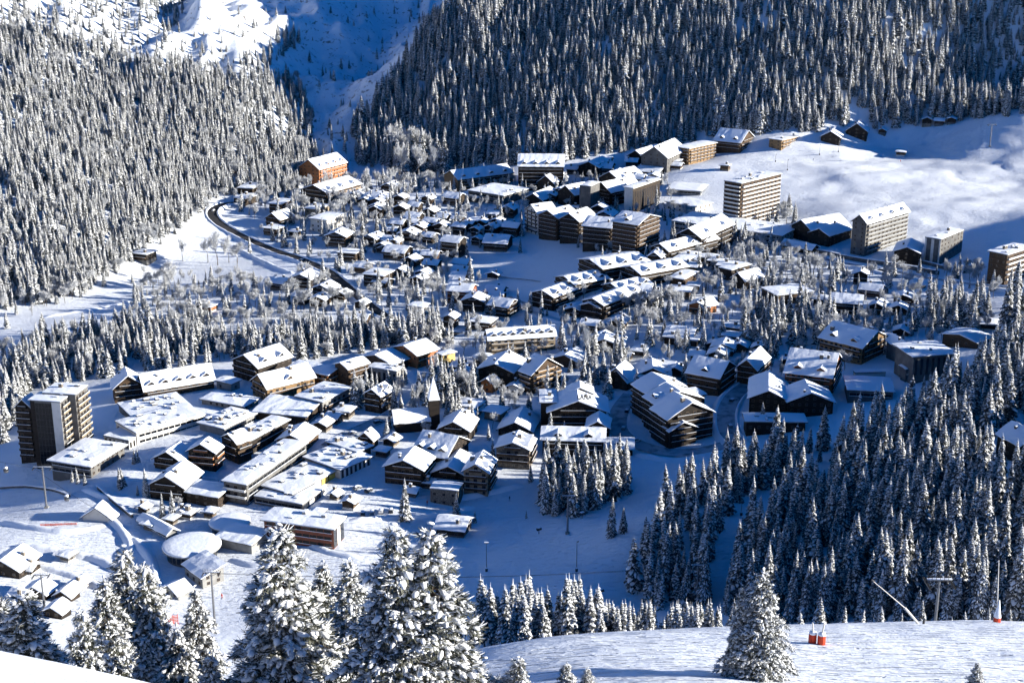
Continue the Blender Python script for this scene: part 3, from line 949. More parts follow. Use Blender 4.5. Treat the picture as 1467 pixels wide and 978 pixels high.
def gable_roof(L, W, z, rise, og, oe, rnd, snow_t, timber='timber_dark'):
    """ridge along x, length L, width W, eaves at z. returns (roof MB, snow MB)"""
    r, s = MB(), MB()
    k = rise / (W / 2)
    hl, hw = L / 2 + og, W / 2 + oe
    ze, zr, t = z - k * oe, z + rise, .22
    for sg in (-1, 1):
        v = [(-hl, sg * hw, ze), (hl, sg * hw, ze), (hl, 0, zr), (-hl, 0, zr)]
        v += [(p[0], p[1], p[2] + t) for p in v]
        f = [(0, 1, 2, 3), (7, 6, 5, 4), (0, 4, 5, 1), (1, 5, 6, 2), (3, 7, 4, 0)]
        if sg > 0:
            f = [q[::-1] for q in f]
        r.mesh(v, f, timber)
    prof = []
    for y in (-hw - .06, -hw * .66, -hw * .33, 0, hw * .33, hw * .66, hw + .06):
        prof.append((y, zr - k * abs(y) + t, snow_t * (1.0 if y else .85)))
    snow_sheet(s, -hl + .02, hl - .02, prof, rnd)
    return r, s

def building(root, T, wx, wy, h, roof='gx', rise=2.5, wall='timber_dark', bal='timber_dark', rs='bw', ls='bw', fh=2.9, sc=.32, dorm=0, dside=None,
             chim=1, og=1.0, oe=1.0, snow_t=.68, win_gap=3.4, frame='frame_tan', base=None, vents=0, rcol=None, seed=0, base_mat='stone', down=4.0):
    """one volume of a house: parts under root, T = (x, y, z, turn) of the volume in the root's frame.
    -y is the right-hand front (rs), -x the left-hand front (ls)"""
    rnd = random.Random(seed)
    tx, ty, tz, ta = T
    def place(name, me, x=0, y=0, z=0, a=0, par=None):
        if par is None:
            c, s = math.cos(ta), math.sin(ta)
            return put(name, me, root, (tx + x * c - y * s, ty + x * s + y * c, tz + z), ta + a)
        return put(name, me, par, (x, y, z), a)
    hx, hy = wx / 2, wy / 2
    # walls, closed up to the roof
    b = MB()
    zb = base if base else 0
    if base:
        b.box(-hx - .06, hx + .06, -hy - .06, hy + .06, -down, base, base_mat)
    z0 = zb if base else -down
    if roof == 'f':
        b.box(-hx, hx, -hy, hy, z0, h, wall)
    elif roof == 'gx':
        prof = [(-hy, z0), (hy, z0), (hy, h), (0, h + rise), (-hy, h)]
        v = [(-hx, p[0], p[1]) for p in prof] + [(hx, p[0], p[1]) for p in prof]
        b.mesh(v, [(4, 3, 2, 1, 0), (5, 6, 7, 8, 9)] + [(i, (i + 1) % 5, 5 + (i + 1) % 5, 5 + i) for i in range(5)], wall)
    elif roof == 'gy':
        prof = [(-hx, z0), (hx, z0), (hx, h), (0, h + rise), (-hx, h)]
        v = [(p[0], -hy, p[1]) for p in prof] + [(p[0], hy, p[1]) for p in prof]
        b.mesh(v, [(0, 1, 2, 3, 4), (9, 8, 7, 6, 5)] + [((i + 1) % 5, i, 5 + i, 5 + (i + 1) % 5) for i in range(5)], wall)
    elif roof == 'm':        # one slope falling towards -x
        prof = [(-hx, z0), (hx, z0), (hx, h + rise), (-hx, h)]
        v = [(p[0], -hy, p[1]) for p in prof] + [(p[0], hy, p[1]) for p in prof]
        b.mesh(v, [(0, 1, 2, 3), (7, 6, 5, 4)] + [((i + 1) % 4, i, 4 + i, 4 + (i + 1) % 4) for i in range(4)], wall)
    place('wall', b.data('wall'))
    # roof with its snow
    if roof in ('gx', 'gy'):
        L_, W_ = (wx, wy) if roof == 'gx' else (wy, wx)
        r, s = gable_roof(L_, W_, h, rise, og, oe, rnd, snow_t, rcol or 'timber_dark')
        a = 0 if roof == 'gx' else R(90)
        ro = place('roof', r.data('roof'), a=a)
        put('snow_cover', s.data('snow_cover'), ro)
        k = rise / (W_ / 2)
        for q in range(chim):
            x, y = rnd.uniform(-.38, .38) * L_, rnd.choice([-1, 1]) * rnd.uniform(.08, .3) * W_
            put('chimney', chimney_mesh(rnd.choice([0, 0, 1, 2]) if sc < .42 else 0), ro, (x, y, h + rise - k * abs(y) + .2), 0)
        if dorm:
            dw = min(3.4, L_ / dorm * .62)
            side = dside or (-1 if roof == "gx" else 1)
            for q in range(dorm):
                x = -L_ / 2 + L_ * (q + .5) / dorm
                d = MB()
                dy0, dy1 = side * W_ * .43, side * W_ * .1
                zf = h + rise - k * abs(dy0)
                top = zf + 1.5
                ya, yb = min(dy0, dy1), max(dy0, dy1)
                d.box(x - dw / 2, x + dw / 2, ya, yb, zf - .3, top, wall)
                pk = dw * .28
                v = [(x - dw / 2, dy0, top), (x + dw / 2, dy0, top), (x, dy0, top + pk)]
                d.face(v if side < 0 else v[::-1], wall)
                for sg in (-1, 1):
                    e = dw / 2 + .45
                    zz = top + pk - (pk / (dw / 2)) * e
                    y0_, y1_ = dy0 + side * .6, dy1 - side * .8
                    P_ = [(x, y0_, top + pk), (x + sg * e, y0_, zz), (x + sg * e, y1_, zz), (x, y1_, top + pk)]
                    for o_, m_ in ((0, 'timber_dark'), (.12, 'roof_snow')):
                        lo = [(p[0], p[1], p[2] + o_) for p in P_]
                        hi = [(p[0], p[1], p[2] + o_ + (.1 if not o_ else .38)) for p in P_]
                        d.mesh(lo + hi, [(0, 1, 2, 3), (7, 6, 5, 4), (0, 4, 5, 1), (1, 5, 6, 2), (2, 6, 7, 3)], m_)
                d.box(x - dw * .3, x + dw * .3, min(dy0, dy0 + side * .05), max(dy0, dy0 + side * .05), zf + .35, top - .1, 'glass')
                put('dormer', d.data('dormer'), ro)
    elif roof == 'm':
        r, s = MB(), MB()
        k = rise / wx
        x0, x1 = -hx - oe, hx + oe
        za, zb_ = h - k * oe, h + rise + k * oe
        v = [(x0, -hy - og, za), (x1, -hy - og, zb_), (x1, hy + og, zb_), (x0, hy + og, za)]
        v += [(p[0], p[1], p[2] + .25) for p in v]
        r.mesh(v, [(3, 2, 1, 0), (4, 5, 6, 7), (0, 1, 5, 4), (1, 2, 6, 5), (2, 3, 7, 6), (3, 0, 4, 7)], rcol or 'timber_dark')
        ro = place('roof', r.data('roof'))
        prof = [(-(x0 + (x1 - x0) * q / 4), za + (zb_ - za) * q / 4 + .25, snow_t) for q in range(5)][::-1]
        snow_sheet(s, -hy - og, hy + og, prof, rnd)
        s.v = [(-v_[1], v_[0], v_[2]) for v_ in s.v]
        put('snow_cover', s.data('snow_cover'), ro)
    else:
        r, s = MB(), MB()
        o_ = min(og, oe)
        r.box(-hx - o_, hx + o_, -hy - o_, hy + o_, h, h + .38, rcol or 'concrete_dark')
        ro = place('roof', r.data('roof'))
        n = max(3, int(wy / 4))
        prof = [(-hy - o_ + .05 + (wy + 2 * o_ - .1) * q / n, h + .38, snow_t) for q in range(n + 1)]
        snow_sheet(s, -hx - o_ + .05, hx + o_ - .05, prof, rnd, 4.0, .13)
        put('snow_cover', s.data('snow_cover'), ro)
        for q in range(vents):
            vx, vy = rnd.uniform(-.42, .42) * wx, rnd.uniform(-.38, .38) * wy
            v = MB()
            a_, c_, d_ = rnd.uniform(.5, 1.6), rnd.uniform(.5, 1.1), rnd.uniform(.7, 1.6)
            v.box(-a_, a_, -c_, c_, -.2, d_, rnd.choice(['concrete', 'metal_dark', 'concrete_dark']))
            v.box(-a_ + .05, a_ - .05, -c_ + .05, c_ - .05, d_, d_ + .3, 'roof_snow')
            put('roof_vent', v.data('roof_vent'), ro, (vx, vy, h + .38))
        for q in range(chim):
            put('chimney', chimney_mesh(1), ro, (rnd.uniform(-.3, .3) * wx, rnd.uniform(-.3, .3) * wy, h + .4))
    # fronts
    nf = max(1, int(round((h - 0.2) / fh)))
    fl = h / nf
    for st, ln, face in ((rs, wx, 'R'), (ls, wy, 'L')):
        gab = (face == 'L' and roof == 'gx') or (face == 'R' and roof == 'gy')
        a = 0 if face == 'R' else R(-90)
        def at(u, out, z):       # u along the front from its left end as seen, out = distance proud of it
            if face == 'R':
                return (-hx + u, -hy - out, z)
            return (-hx - out, hy - u, z)
        rows = nf + (1 if gab and rise > 2.2 else 0)
        if st == 'x':
            continue
        if st == 'g':            # one tall dark glass front beside a pale wall
            g = MB()
            u0, u1 = ln * .16, ln * .70
            g.box(u0, u1, -.10, .02, -1.0, h - 1.0, 'glass_dark')
            for q in range(1, nf):
                g.box(u0, u1, -.16, -.10, fl * q - .06, fl * q + .06, 'metal_dark')
            for q in range(1, 5):
                uu = u0 + (u1 - u0) * q / 5
                g.box(uu - .05, uu + .05, -.14, -.10, -1.0, h - 1.0, 'metal_dark')
            o = place('glass_front', g.data('glass_front'), *at(0, 0, 0), a=a)
            g = MB()
            g.box(ln * .71, ln, -.10, .02, -down + .2, h - .2, 'stucco_white')
            place('wall_panel', g.data('wall_panel'), *at(0, 0, 0), a=a)
            g = MB()
            g.box(0, ln * .15, -.08, .02, -down, h - .2, 'timber_black')
            place('shaft_front', g.data('shaft_front'), *at(0, 0, 0), a=a)
            continue
        if st in ('bw', 'b', 'wb'):   # balconies
            for q in range(1, rows):
                z = fl * q
                wd = ln * .94
                if gab and q >= nf:
                    wd = ln * max(.25, (1 - (z - h + 1.2) / rise) * .8)
                g = MB()
                dp = 1.25
                g.box(-wd / 2, wd / 2, -dp, 0, -.16, 0, 'timber_dark')
                g.box(-wd / 2, wd / 2, -dp, -dp + .09, .0, .95, bal)
                g.box(-wd / 2, -wd / 2 + .09, -dp + .09, 0, 0, .95, bal)
                g.box(wd / 2 - .09, wd / 2, -dp + .09, 0, 0, .95, bal)
                g.box(-wd / 2 - .05, wd / 2 + .05, -dp - .03, -dp + .14, .95, 1.07, 'roof_snow')
                place('balcony', g.data('balcony'), *at(ln / 2, 0, z), a=a)
        if st == 'strip':
            for q in range(nf):
                g = MB()
                g.box(ln * .03, ln * .97, -.06, .02, fl * q + .9, fl * q + 2.1, 'glass_dark')
                nn = max(2, int(ln / 3))
                for w_ in range(nn + 1):
                    uu = ln * .03 + ln * .94 * w_ / nn
                    g.box(uu - .12, uu + .12, -.12, .02, fl * q + .9, fl * q + 2.1, wall)
                g.box(ln * .02, ln * .98, -.25, .02, fl * q + .75, fl * q + .9, 'roof_snow')
                place('window', g.data('window'), *at(0, 0, 0), a=a)
            continue
        if st == 'fin':
            nn = max(2, int(ln / 2.6))
            me = window_mesh(1.3, h * .78, 'frame_dark')
            for q in range(nn):
                place('window', me, *at(ln * (q + .5) / nn, 0, h * .08), a=a)
            continue
        if st == 'arch':
            nn = max(2, int(ln / 5))
            for q in range(nn):
                g = MB()
                pts = [(-1.3, 0)] + [(1.3 * math.cos(math.pi * (1 - t / 8)), 1.6 + 1.1 * math.sin(math.pi * t / 8)) for t in range(9)] + [(1.3, 0)]
                g.face([(p[0], -.05, p[1]) for p in pts][::-1], 'glass_dark')
                place('window', g.data('window'), *at(ln * (q + .5) / nn, 0, .5 * h - 1.2), a=a)
            continue
        if st == 'col':
            nn = max(3, int(ln / 2.2))
            for q in range(nn):
                g = MB()
                g.box(-.62, .62, -.05, .02, 0, h * .72, 'glass_dark')
                place('window', g.data('window'), *at(ln * (q + .5) / nn, 0, h * .12), a=a)
            continue
        if st in ('pan', 'stripe'):      # pale panels on a dark end wall
            for u0, u1 in ([(0.02, .98)] if st == 'pan' else [(.0, .10), (.40, .58), (.90, 1.0)]):
                g = MB()
                g.box(ln * u0, ln * u1, -.10, .02, -down + .2, h - .2, 'stucco_white')
                place('wall_panel', g.data('wall_panel'), *at(0, 0, 0), a=a)
            continue
        if st == 'shop':
            nn = max(3, int(ln / 4.2))
            cols = ['glass', 'frame_white', 'glass', 'frame_white', 'yellow_panel', 'yellow_panel', 'timber_red', 'frame_white', 'timber_red', 'glass']
            for q in range(nn):
                g = MB()
                u0, u1 = ln * (q + .06) / nn, ln * (q + .94) / nn
                g.box(u0, u1, -.10, .02, .4, h - .35, cols[q % len(cols)])
                g.box(u0 - .1, u0, -.16, .02, .2, h - .2, 'frame_dark')
                place('shop_panel', g.data('shop_panel'), *at(0, 0, 0), a=a)
            continue
        gap = win_gap if sc < .42 else win_gap * 1.35
        nn = max(1, int(ln / gap))
        big = st in ('bw', 'wb')
        for q in range(rows):
            for w_ in range(nn):
                u = ln * (w_ + .5) / nn + rnd.uniform(-.2, .2)
                if gab and q >= nf and abs(u - ln / 2) > ln / 2 * max(0, 1 - (fl * q + 2.2 - h) / rise):
                    continue
                if rnd.random() < .12:
                    continue
                tall = big and q > 0
                place('window', window_mesh(1.6 if tall else 1.3, 1.9 if tall else 1.3, frame), *at(u, 0, fl * q + (.12 if tall else .85)), a=a)
    return ro

def footprint(c, N, L, Rr, yaw=None):
    """near, left and right bottom corners seen in the photo -> centre, turn, size on the ground"""
    n = ground(*cpx(c, N))
    def onplane(p):
        d = ray(*cpx(c, p))
        t = (n.z - CAM_Z) / d[2]
        return Vector((d[0] * t, d[1] * t, n.z))
    l, r = onplane(L) - n, onplane(Rr) - n
    cross = r.x * l.y - r.y * l.x
    # keep the direction that reads more surely (the one wider on screen), square the other to it
    wl, wr = abs(cpx(c, L)[0] - cpx(c, N)[0]), abs(cpx(c, Rr)[0] - cpx(c, N)[0])
    if yaw is not None:
        ux, uy = Vector((math.cos(yaw), math.sin(yaw), 0)), Vector((-math.sin(yaw), math.cos(yaw), 0))
        wx, wy = abs(r.dot(ux)), abs(l.dot(uy))
    elif wr >= wl:
        ux = r.normalized(); wx = r.length
        uy = Vector((-ux.y, ux.x, 0)); wy = abs(l.dot(uy))
    else:
        uy = l.normalized(); wy = l.length
        ux = Vector((uy.y, -uy.x, 0)); wx = abs(r.dot(ux))
    wx, wy = max(wx, 4.0), max(wy, 4.0)
    cen = n + ux * wx / 2 + uy * wy / 2
    d = float(project(n.x, n.y, n.z)[2])
    return cen, math.atan2(ux.y, ux.x), wx, wy, d / FOC / CROP[c][2], d / FOC

BUILT, DIM = {}, {}
def B(key, name, cat, label, c, N, L, Rr, H, roof='gx', rise=0, wall='timber_dark', bal='timber_dark', rs='bw', ls='bw', into=None, align=False, dlim=None, group=None, **kw):
    cen, yaw, wx, wy, k, sc = footprint(c, N, L, Rr, BUILT[into].rotation_euler.z if align else None)
    if dlim:
        # hold the two sides in a believable proportion when one side could not be read
        if dlim[0] and wx > dlim[0]:
            cen -= Vector((math.cos(yaw), math.sin(yaw), 0)) * (wx - dlim[0]) / 2; wx = dlim[0]
        if dlim[1] and wy > dlim[1]:
            cen -= Vector((-math.sin(yaw), math.cos(yaw), 0)) * (wy - dlim[1]) / 2; wy = dlim[1]
    h = H * k / .94
    rs_m = rise * k / .94
    if roof in ('gx', 'gy') and rs_m < .5:
        rs_m = .17 * (wy if roof == 'gx' else wx)
    KEEPOUT.append((cen.x, cen.y, math.cos(yaw), math.sin(yaw), wx / 2, wy / 2))
    sd_ = sum(ord(q) for q in key) * 7 + int(N[0])
    if into:
        root = BUILT[into]
        dv = cen - root.location
        a = root.rotation_euler.z
        T = (dv.x * math.cos(a) + dv.y * math.sin(a), -dv.x * math.sin(a) + dv.y * math.cos(a), dv.z, yaw - a)
    else:
        root = thing(name, label, cat, cen, yaw, group)
        BUILT[key] = root
        DIM[key] = (wx, wy, h, rs_m)
        T = (0, 0, 0, 0)
    building(root, T, wx, wy, h, roof, rs_m, wall, bal, rs, ls, sc=sc, seed=sd_, **kw)
    return root
# ------------------------------------------------------------------ the large buildings, one line each
TB, TD, TBR, TO, TR, TOR = 'timber_black', 'timber_dark', 'timber_brown', 'timber_ochre', 'timber_red', 'timber_orange'
SB, SW, SY, CO, CD, ST = 'stucco_beige', 'stucco_white', 'stucco_yellow', 'concrete', 'concrete_dark', 'stone'
# --- lower left: slab hotel and the plaza
B('slab', 'hotel', 'hotel', 'nine-storey slab hotel with black glass end and rows of pale balconies, far left', 'a', (635, 965), (350, 945), (775, 890), 592, 'f', 0, CD, SB, 'bw', 'g', vents=2, og=.5, oe=.5, chim=0, frame='frame_dark', win_gap=3.0)  # dark wall colour stands in for the shade in the balcony recesses
B('slab2', 0, 0, 0, 'a', (775, 890), (500, 850), (965, 800), 585, 'f', 0, CD, SB, 'bw', 'x', into='slab', align=True, vents=1, og=.5, oe=.5, chim=1, win_gap=3.0)  # same dark wall colour, recess shade put into it
B('slab3', 0, 0, 0, 'a', (348, 945), (245, 905), (420, 880), 520, 'gx', 70, TB, TD, 'x', 'bw', into='slab', align=True, og=.6, oe=.8, chim=0)
B('annex', 'hotel', 'annex', 'low snow-roofed annex with orange timber flank in front of the slab hotel', 'A', (480, 748), (275, 715), (665, 640), 60, 'f', 0, CD, TD, 'w', 'strip', vents=5, og=1.5, oe=1.5, chim=0)
B('bluegab', 'chalet', 'chalet', 'half-timbered chalet with blue shaded roof behind the slab hotel', 'A', (605, 358), (525, 322), (760, 340), 80, 'gy', 55, TBR, TD, 'bw', 'w')
B('dormrow', 'hotel', 'hotel', 'long dark hotel with five snowy dormers in front of the grey wood', 'A', (765, 345), (735, 305), (1125, 285), 58, 'gx', 60, TBR, TD, 'bw', 'x', dorm=5, dlim=(None, 18))
B('plaza1', 'shopping_hall', 'hall', 'broad flat snow-covered hall behind the arched one', 'A', (705, 472), (520, 412), (1010, 412), 32, 'f', 0, CD, TD, 'strip', 'x', vents=14, chim=0, og=.6, oe=.6)
B('plaza2', 'shopping_hall', 'hall', 'flat white hall with round-arched windows and a shop front beside the slab hotel', 'A', (722, 578), (520, 540), (1080, 478), 62, 'f', 0, SW, TD, 'strip', 'arch', vents=12, chim=0, og=.4, oe=.4, dlim=(None, 30))
B('terrace', 'colonnade', 'colonnade', 'low white colonnade below the arched hall', 'A', (680, 600), (548, 572), (806, 540), 42, 'f', 0, SW, SW, 'col', 'col', chim=0, og=.2, oe=.2)
B('flat1', 'pavilion_hall', 'hall', 'flat hall roof half in blue shade below the ochre gabled hotel', 'A', (1280, 402), (1060, 362), (1395, 368), 25, 'f', 0, CO, TD, 'w', 'w', chim=0, vents=2)
B('flat2', 'pavilion_hall', 'hall', 'flat-roofed hall cluttered with snow humps and a grey lift box', 'A', (1180, 532), (1050, 500), (1345, 452), 40, 'f', 0, CO, TD, 'strip', 'x', chim=1, vents=14)
B('brnch', 'chalet', 'chalet', 'dark chalet with a brown sunlit corner beside the long balconied block', 'b', (1080, 500), (930, 440), (1165, 440), 205, 'gx', 60, TBR, TD, 'bw', 'bw')
B('orngch', 'chalet', 'chalet', 'dark chalet with glowing orange side wall between two snowy chalets', 'b', (860, 570), (612, 545), (935, 510), 185, 'gx', 70, TB, TOR, 'bw', 'bw')
B('bluech', 'chalet', 'chalet', 'black gabled chalet with blue shaded roof left of the orange-sided one', 'b', (530, 580), (280, 545), (630, 490), 110, 'gx', 75, TB, TD, 'x', 'bw')
B('bigch', 'chalet', 'chalet', 'broad black chalet with white right roof slope above the lower-left spruces', 'b', (560, 870), (240, 835), (765, 720), 150, 'gx', 95, TB, TD, 'w', 'bw', chim=2)
B('blueflat', 'pavilion_hall', 'hall', 'low timber hall with blue shaded roof beside the broad black chalet', 'b', (885, 925), (568, 870), (960, 830), 115, 'm', 18, TD, TD, 'w', 'w', chim=0)
B('longblk', 'apartment_block', 'apartment block', 'long flat-roofed block with pale balconied end pointing at the round pavilions', 'p', (355, 724), (321, 719), (440, 663), 30, 'f', 0, CD, SW, 'strip', 'bw', vents=9, chim=0, og=.8, oe=.8)
B('balblk', 'apartment_block', 'apartment block', 'flat dark block with bright balcony lines behind the long flat-roofed one', 'p', (356, 654), (337, 646), (414, 622), 21, 'f', 0, TB, TD, 'bw', 'bw', vents=6, chim=1)
B('curved', 'hall', 'hall', 'dark-fronted hall under a wide blue shaded roof in the lower centre-left', 'p', (438, 610), (366, 602), (450, 590), 13, 'm', 4, TD, TD, 'strip', 'w', chim=0, rcol='concrete')
B('stepblk', 'apartment_block', 'apartment block', 'stepped grey block with flat roofs and stacked balconies before the tall lone spruce', 'c', (950, 835), (735, 765), (1215, 700), 130, 'f', 0, CO, TBR, 'bw', 'w', vents=7, chim=1)
B('ochre', 'hotel', 'hotel', 'long ochre hotel with black gable end and big white roof', 'c', (425, 705), (190, 650), (875, 592), 132, 'gx', 90, TO, TBR, 'bw', 'bw', dorm=1, dlim=(None, 22))
B('orange', 'hotel', 'hotel', 'hotel with bright orange wall just behind the long ochre one', 'c', (1000, 600), (650, 520), (1080, 560), 150, 'm', 20, TOR, TO, 'bw', 'bw', vents=0, chim=0, dlim=(40, None))
B('gabdark', 'hotel', 'hotel', 'hotel with tall dark gable end and pale sunlit flank right of the orange wall', 'c', (1200, 605), (1025, 572), (1390, 545), 215, 'gx', 35, TBR, TBR, 'bw', 'w')
B('modern', 'apartment_block', 'apartment block', 'modern grey block with tall dark window slots left of the church trees', 'B', (985, 362), (830, 338), (1045, 342), 95, 'f', 0, CO, CO, 'w', 'fin', chim=0, vents=3, og=.2, oe=.2)
B('longback', 'hotel', 'hotel', 'low hotel with wide white roof in front of the grey wood, behind the modern block', 'B', (960, 268), (790, 225), (1065, 240), 38, 'gx', 30, TBR, TD, 'w', 'w')
B('orngback', 'hotel', 'hotel', 'white-roofed hotel with orange sunlit front in the row before the wood', 'B', (1092, 248), (962, 205), (1215, 218), 68, 'gx', 30, TOR, TO, 'bw', 'w')
B('yelcube', 'apartment_block', 'apartment block', 'small pale yellow cube building at the end of the row before the wood', 'B', (1226, 258), (1206, 246), (1290, 242), 78, 'f', 0, SY, SY, 'w', 'w', chim=0)
B('leftcx', 'hotel', 'hotel', 'cluster of black chalet gables at the left end of the row before the wood', 'B', (260, 332), (130, 290), (435, 272), 88, 'gx', 45, TB, TD, 'w', 'bw', dorm=2)
B('greybox', 'shed', 'shed', 'small grey flat-roofed shed beside the long ochre hotel', 'B', (115, 368), (40, 350), (165, 350), 38, 'f', 0, CO, CO, 'w', 'w', chim=0)
B('humpch', 'chalet', 'chalet', 'black chalet with lumpy snow roof next to the tall lone spruce', 'B', (900, 485), (818, 470), (972, 450), 92, 'gx', 28, TB, TD, 'bw', 'bw', dorm=2)
B('woodgab', 'apartment_block', 'apartment block', 'block with grey planked gable and white humped roof behind the long flat-roofed one', 'd', (650, 320), (385, 290), (820, 210), 95, 'gx', 60, TBR, TD, 'w', 'x', chim=2)
B('podium', 'shop_podium', 'podium', 'low snowy shop podium with railings under the coloured shop fronts', 'd', (625, 885), (165, 800), (905, 725), 62, 'f', 0, CD, TD, 'shop', 'strip', chim=0, vents=6, og=.2, oe=.2)
B('shops', 'shopping_hall', 'hall', 'flat shop hall with yellow and white panels along its sunlit side', 'd', (530, 800), (200, 742), (935, 575), 85, 'f', 0, TD, TD, 'shop', 'strip', vents=9, chim=0)
B('stripes', 'shopping_hall', 'hall', 'hall whose flat roof is ribbed with rows of snow, beyond the yellow shop panels', 'd', (985, 575), (650, 455), (1218, 432), 90, 'f', 0, SW, SW, 'fin', 'x', vents=12, chim=1)
B('stripes2', 'shopping_hall', 'hall', 'flat-roofed hall ending at the little white gable house', 'd', (1150, 400), (860, 300), (1225, 330), 85, 'f', 0, TBR, TD, 'w', 'x', vents=5, chim=1)
B('gabend', 'chalet', 'chalet', 'small gabled chalet on the end of the shop row by the church square', 'd', (1290, 285), (1150, 265), (1335, 240), 85, 'gx', 60, TBR, TD, 'w', 'bw')
B('redhall', 'restaurant', 'restaurant', 'flat white-roofed restaurant with red front beside the big foreground pines', 'J', (585, 350), (262, 305), (648, 300), 98, 'f', 0, 'brick_red', TD, 'shop', 'strip', chim=0, vents=3, og=1.2, oe=1.2)
B('mono1', 'hall', 'hall', 'hall with plain slanted white roof right of the big round pavilion', 'I', (1185, 372), (1020, 335), (1215, 310), 45, 'm', 12, CO, CO, 'x', 'x', chim=0)
B('mono2', 'lift_station', 'lift station', 'ski lift station with slanted white roof below the big round pavilion', 'I', (955, 535), (872, 475), (1055, 500), 55, 'm', 25, CO, CO, 'w', 'w', chim=0)
B('tunnel', 'covered_walkway', 'walkway', 'long covered walkway with white ridged roof leading to the round pavilion', 'I', (785, 305), (655, 235), (832, 285), 28, 'gy', 16, CO, CO, 'x', 'strip', chim=0, dlim=(9, None))
B('kiosk', 'ticket_kiosk', 'kiosk', 'tent-shaped kiosk sunk in snow on the lower-left piste', 'I', (525, 222), (390, 212), (562, 196), 16, 'gx', 48, SW, CO, 'x', 'x', chim=0)
B('leftbar', 'restaurant', 'restaurant', 'piste restaurant with big white roof at the lower left edge', 'I', (92, 490), (-60, 470), (158, 410), 40, 'gx', 40, TB, TD, 'w', 'w', chim=1)
B('lefthut1', 'hut', 'hut', 'dark hut with double white roof below the piste restaurant', 'I', (215, 590), (110, 575), (262, 550), 30, 'gx', 28, TB, TD, 'w', 'w', chim=0)
B('lefthut2', 'hut', 'hut', 'small snow-roofed hut right of the dark double-roofed hut', 'I', (330, 600), (262, 590), (368, 560), 28, 'gx', 22, TD, TD, 'w', 'w', chim=0)
B('lefthut3', 'hut', 'hut', 'snow-buried hut half hidden by the foreground pines at lower left', 'I', (290, 680), (205, 668), (330, 640), 30, 'gx', 24, TB, TD, 'w', 'w', chim=0)
B('roofstn', 'hut', 'hut', 'hut with blue pitched roof below the slanted lift station', 'I', (840, 590), (770, 555), (890, 560), 30, 'gx', 25, CO, TD, 'x', 'w', chim=0)
# --- centre
B('e1', 'hotel', 'hotel', 'chalet hotel with white-topped front gable and blue roof left of the star-roofed one', 'e', (572, 730), (212, 690), (730, 610), 180, 'gx', 75, TB, TBR, 'bw', 'bw', chim=2)
B('e2', 0, 0, 0, 'e', (790, 600), (480, 540), (930, 420), 170, 'gy', 120, TB, TD, 'w', 'w', into='e1', dorm=3)
B('e3', 'hotel', 'hotel', 'stone-based hotel with star-shaped blue roof gables above the lower white bank', 'e', (968, 730), (665, 700), (1060, 570), 130, 'gx', 70, TB, TBR, 'w', 'bw')
B('e3b', 0, 0, 0, 'e', (905, 905), (642, 880), (965, 830), 150, 'f', 0, ST, TD, 'w', 'w', into='e3', align=True, chim=0, og=.2, oe=.2)
B('e4', 'hotel', 'hotel', 'tall stone hotel with sunlit beige flank and broad white roof, lower centre', 'e', (1190, 805), (962, 785), (1365, 690), 235, 'gx', 70, SB, TBR, 'bw', 'bw', dorm=2, chim=2)
B('e5', 'chalet', 'chalet', 'black chalet with wide blue roof between church and stone hotel', 'e', (1010, 300), (722, 275), (1130, 185), 120, 'gx', 75, TB, TD, 'w', 'bw', chim=1)
B('f1', 'chalet', 'chalet', 'low black chalet with blue roof left of the lettered hotel', 'C', (592, 722), (418, 708), (662, 645), 34, 'gx', 40, TB, TD, 'w', 'w', dlim=(None, None))
B('f2', 'hotel', 'hotel', 'sprawling stone hotel with many small snowy gables and balconies under the blue-roofed chalet', 'f', (255, 950), (-60, 925), (420, 850), 190, 'gx', 60, ST, TBR, 'bw', 'bw', dorm=3, chim=2)
B('lana', 'hotel', 'hotel', 'big black chalet hotel with wide front gable and black letters on its snowy roof', 'f', (985, 575), (448, 572), (1010, 430), 178, 'gx', 100, TB, TD, 'w', 'bw', chim=2, win_gap=3.0, oe=1.6, dlim=(24, None))
B('lana2', 0, 0, 0, 'f', (500, 545), (365, 525), (690, 430), 235, 'f', 0, TB, TD, 'w', 'x', into='lana', align=True, chim=1, vents=3)
B('lana3', 0, 0, 0, 'f', (850, 470), (620, 455), (870, 410), 250, 'gx', 50, TB, TD, 'x', 'w', into='lana', align=True, chim=1, dlim=(14, None))
B('low1', 'hotel', 'hotel', 'low black hotel with two small front gables beneath the lettered hotel', 'f', (960, 825), (380, 805), (990, 710), 150, 'gy', 60, TB, TD, 'w', 'bw', dorm=2, chim=0, dlim=(16, None))
B('low2', 0, 0, 0, 'f', (1005, 700), (800, 690), (1030, 600), 150, 'gx', 55, TB, TD, 'w', 'bw', into='low1', chim=0, dlim=(12, None))
B('low3', 'hut', 'house', 'small house with bright white roof and one dormer by the road below the lettered hotel', 'f', (1238, 815), (978, 812), (1250, 750), 72, 'gy', 60, TB, TD, 'w', 'w', dorm=1, chim=0)
B('dbig', 'hotel', 'hotel', 'large black hotel with stacked balconies and snowy front gables at the road fork', 'D', (388, 812), (305, 705), (622, 770), 152, 'gy', 66, TB, TD, 'bw', 'bw', chim=1, dlim=(None, 15))
B('dbig2', 0, 0, 0, 'D', (330, 745), (272, 668), (560, 705), 160, 'gy', 50, TB, TD, 'x', 'bw', into='dbig', align=True, chim=1, dlim=(None, 12), dorm=1)
B('dbig6', 0, 0, 0, 'D', (272, 672), (215, 600), (480, 640), 150, 'gy', 42, TB, TD, 'x', 'bw', into='dbig', align=True, chim=1, dlim=(None, 13))
B('dbig3', 0, 0, 0, 'D', (400, 818), (368, 790), (545, 800), 95, 'gy', 35, TB, TD, 'bw', 'x', into='dbig', align=True, chim=0, dlim=(None, 6))
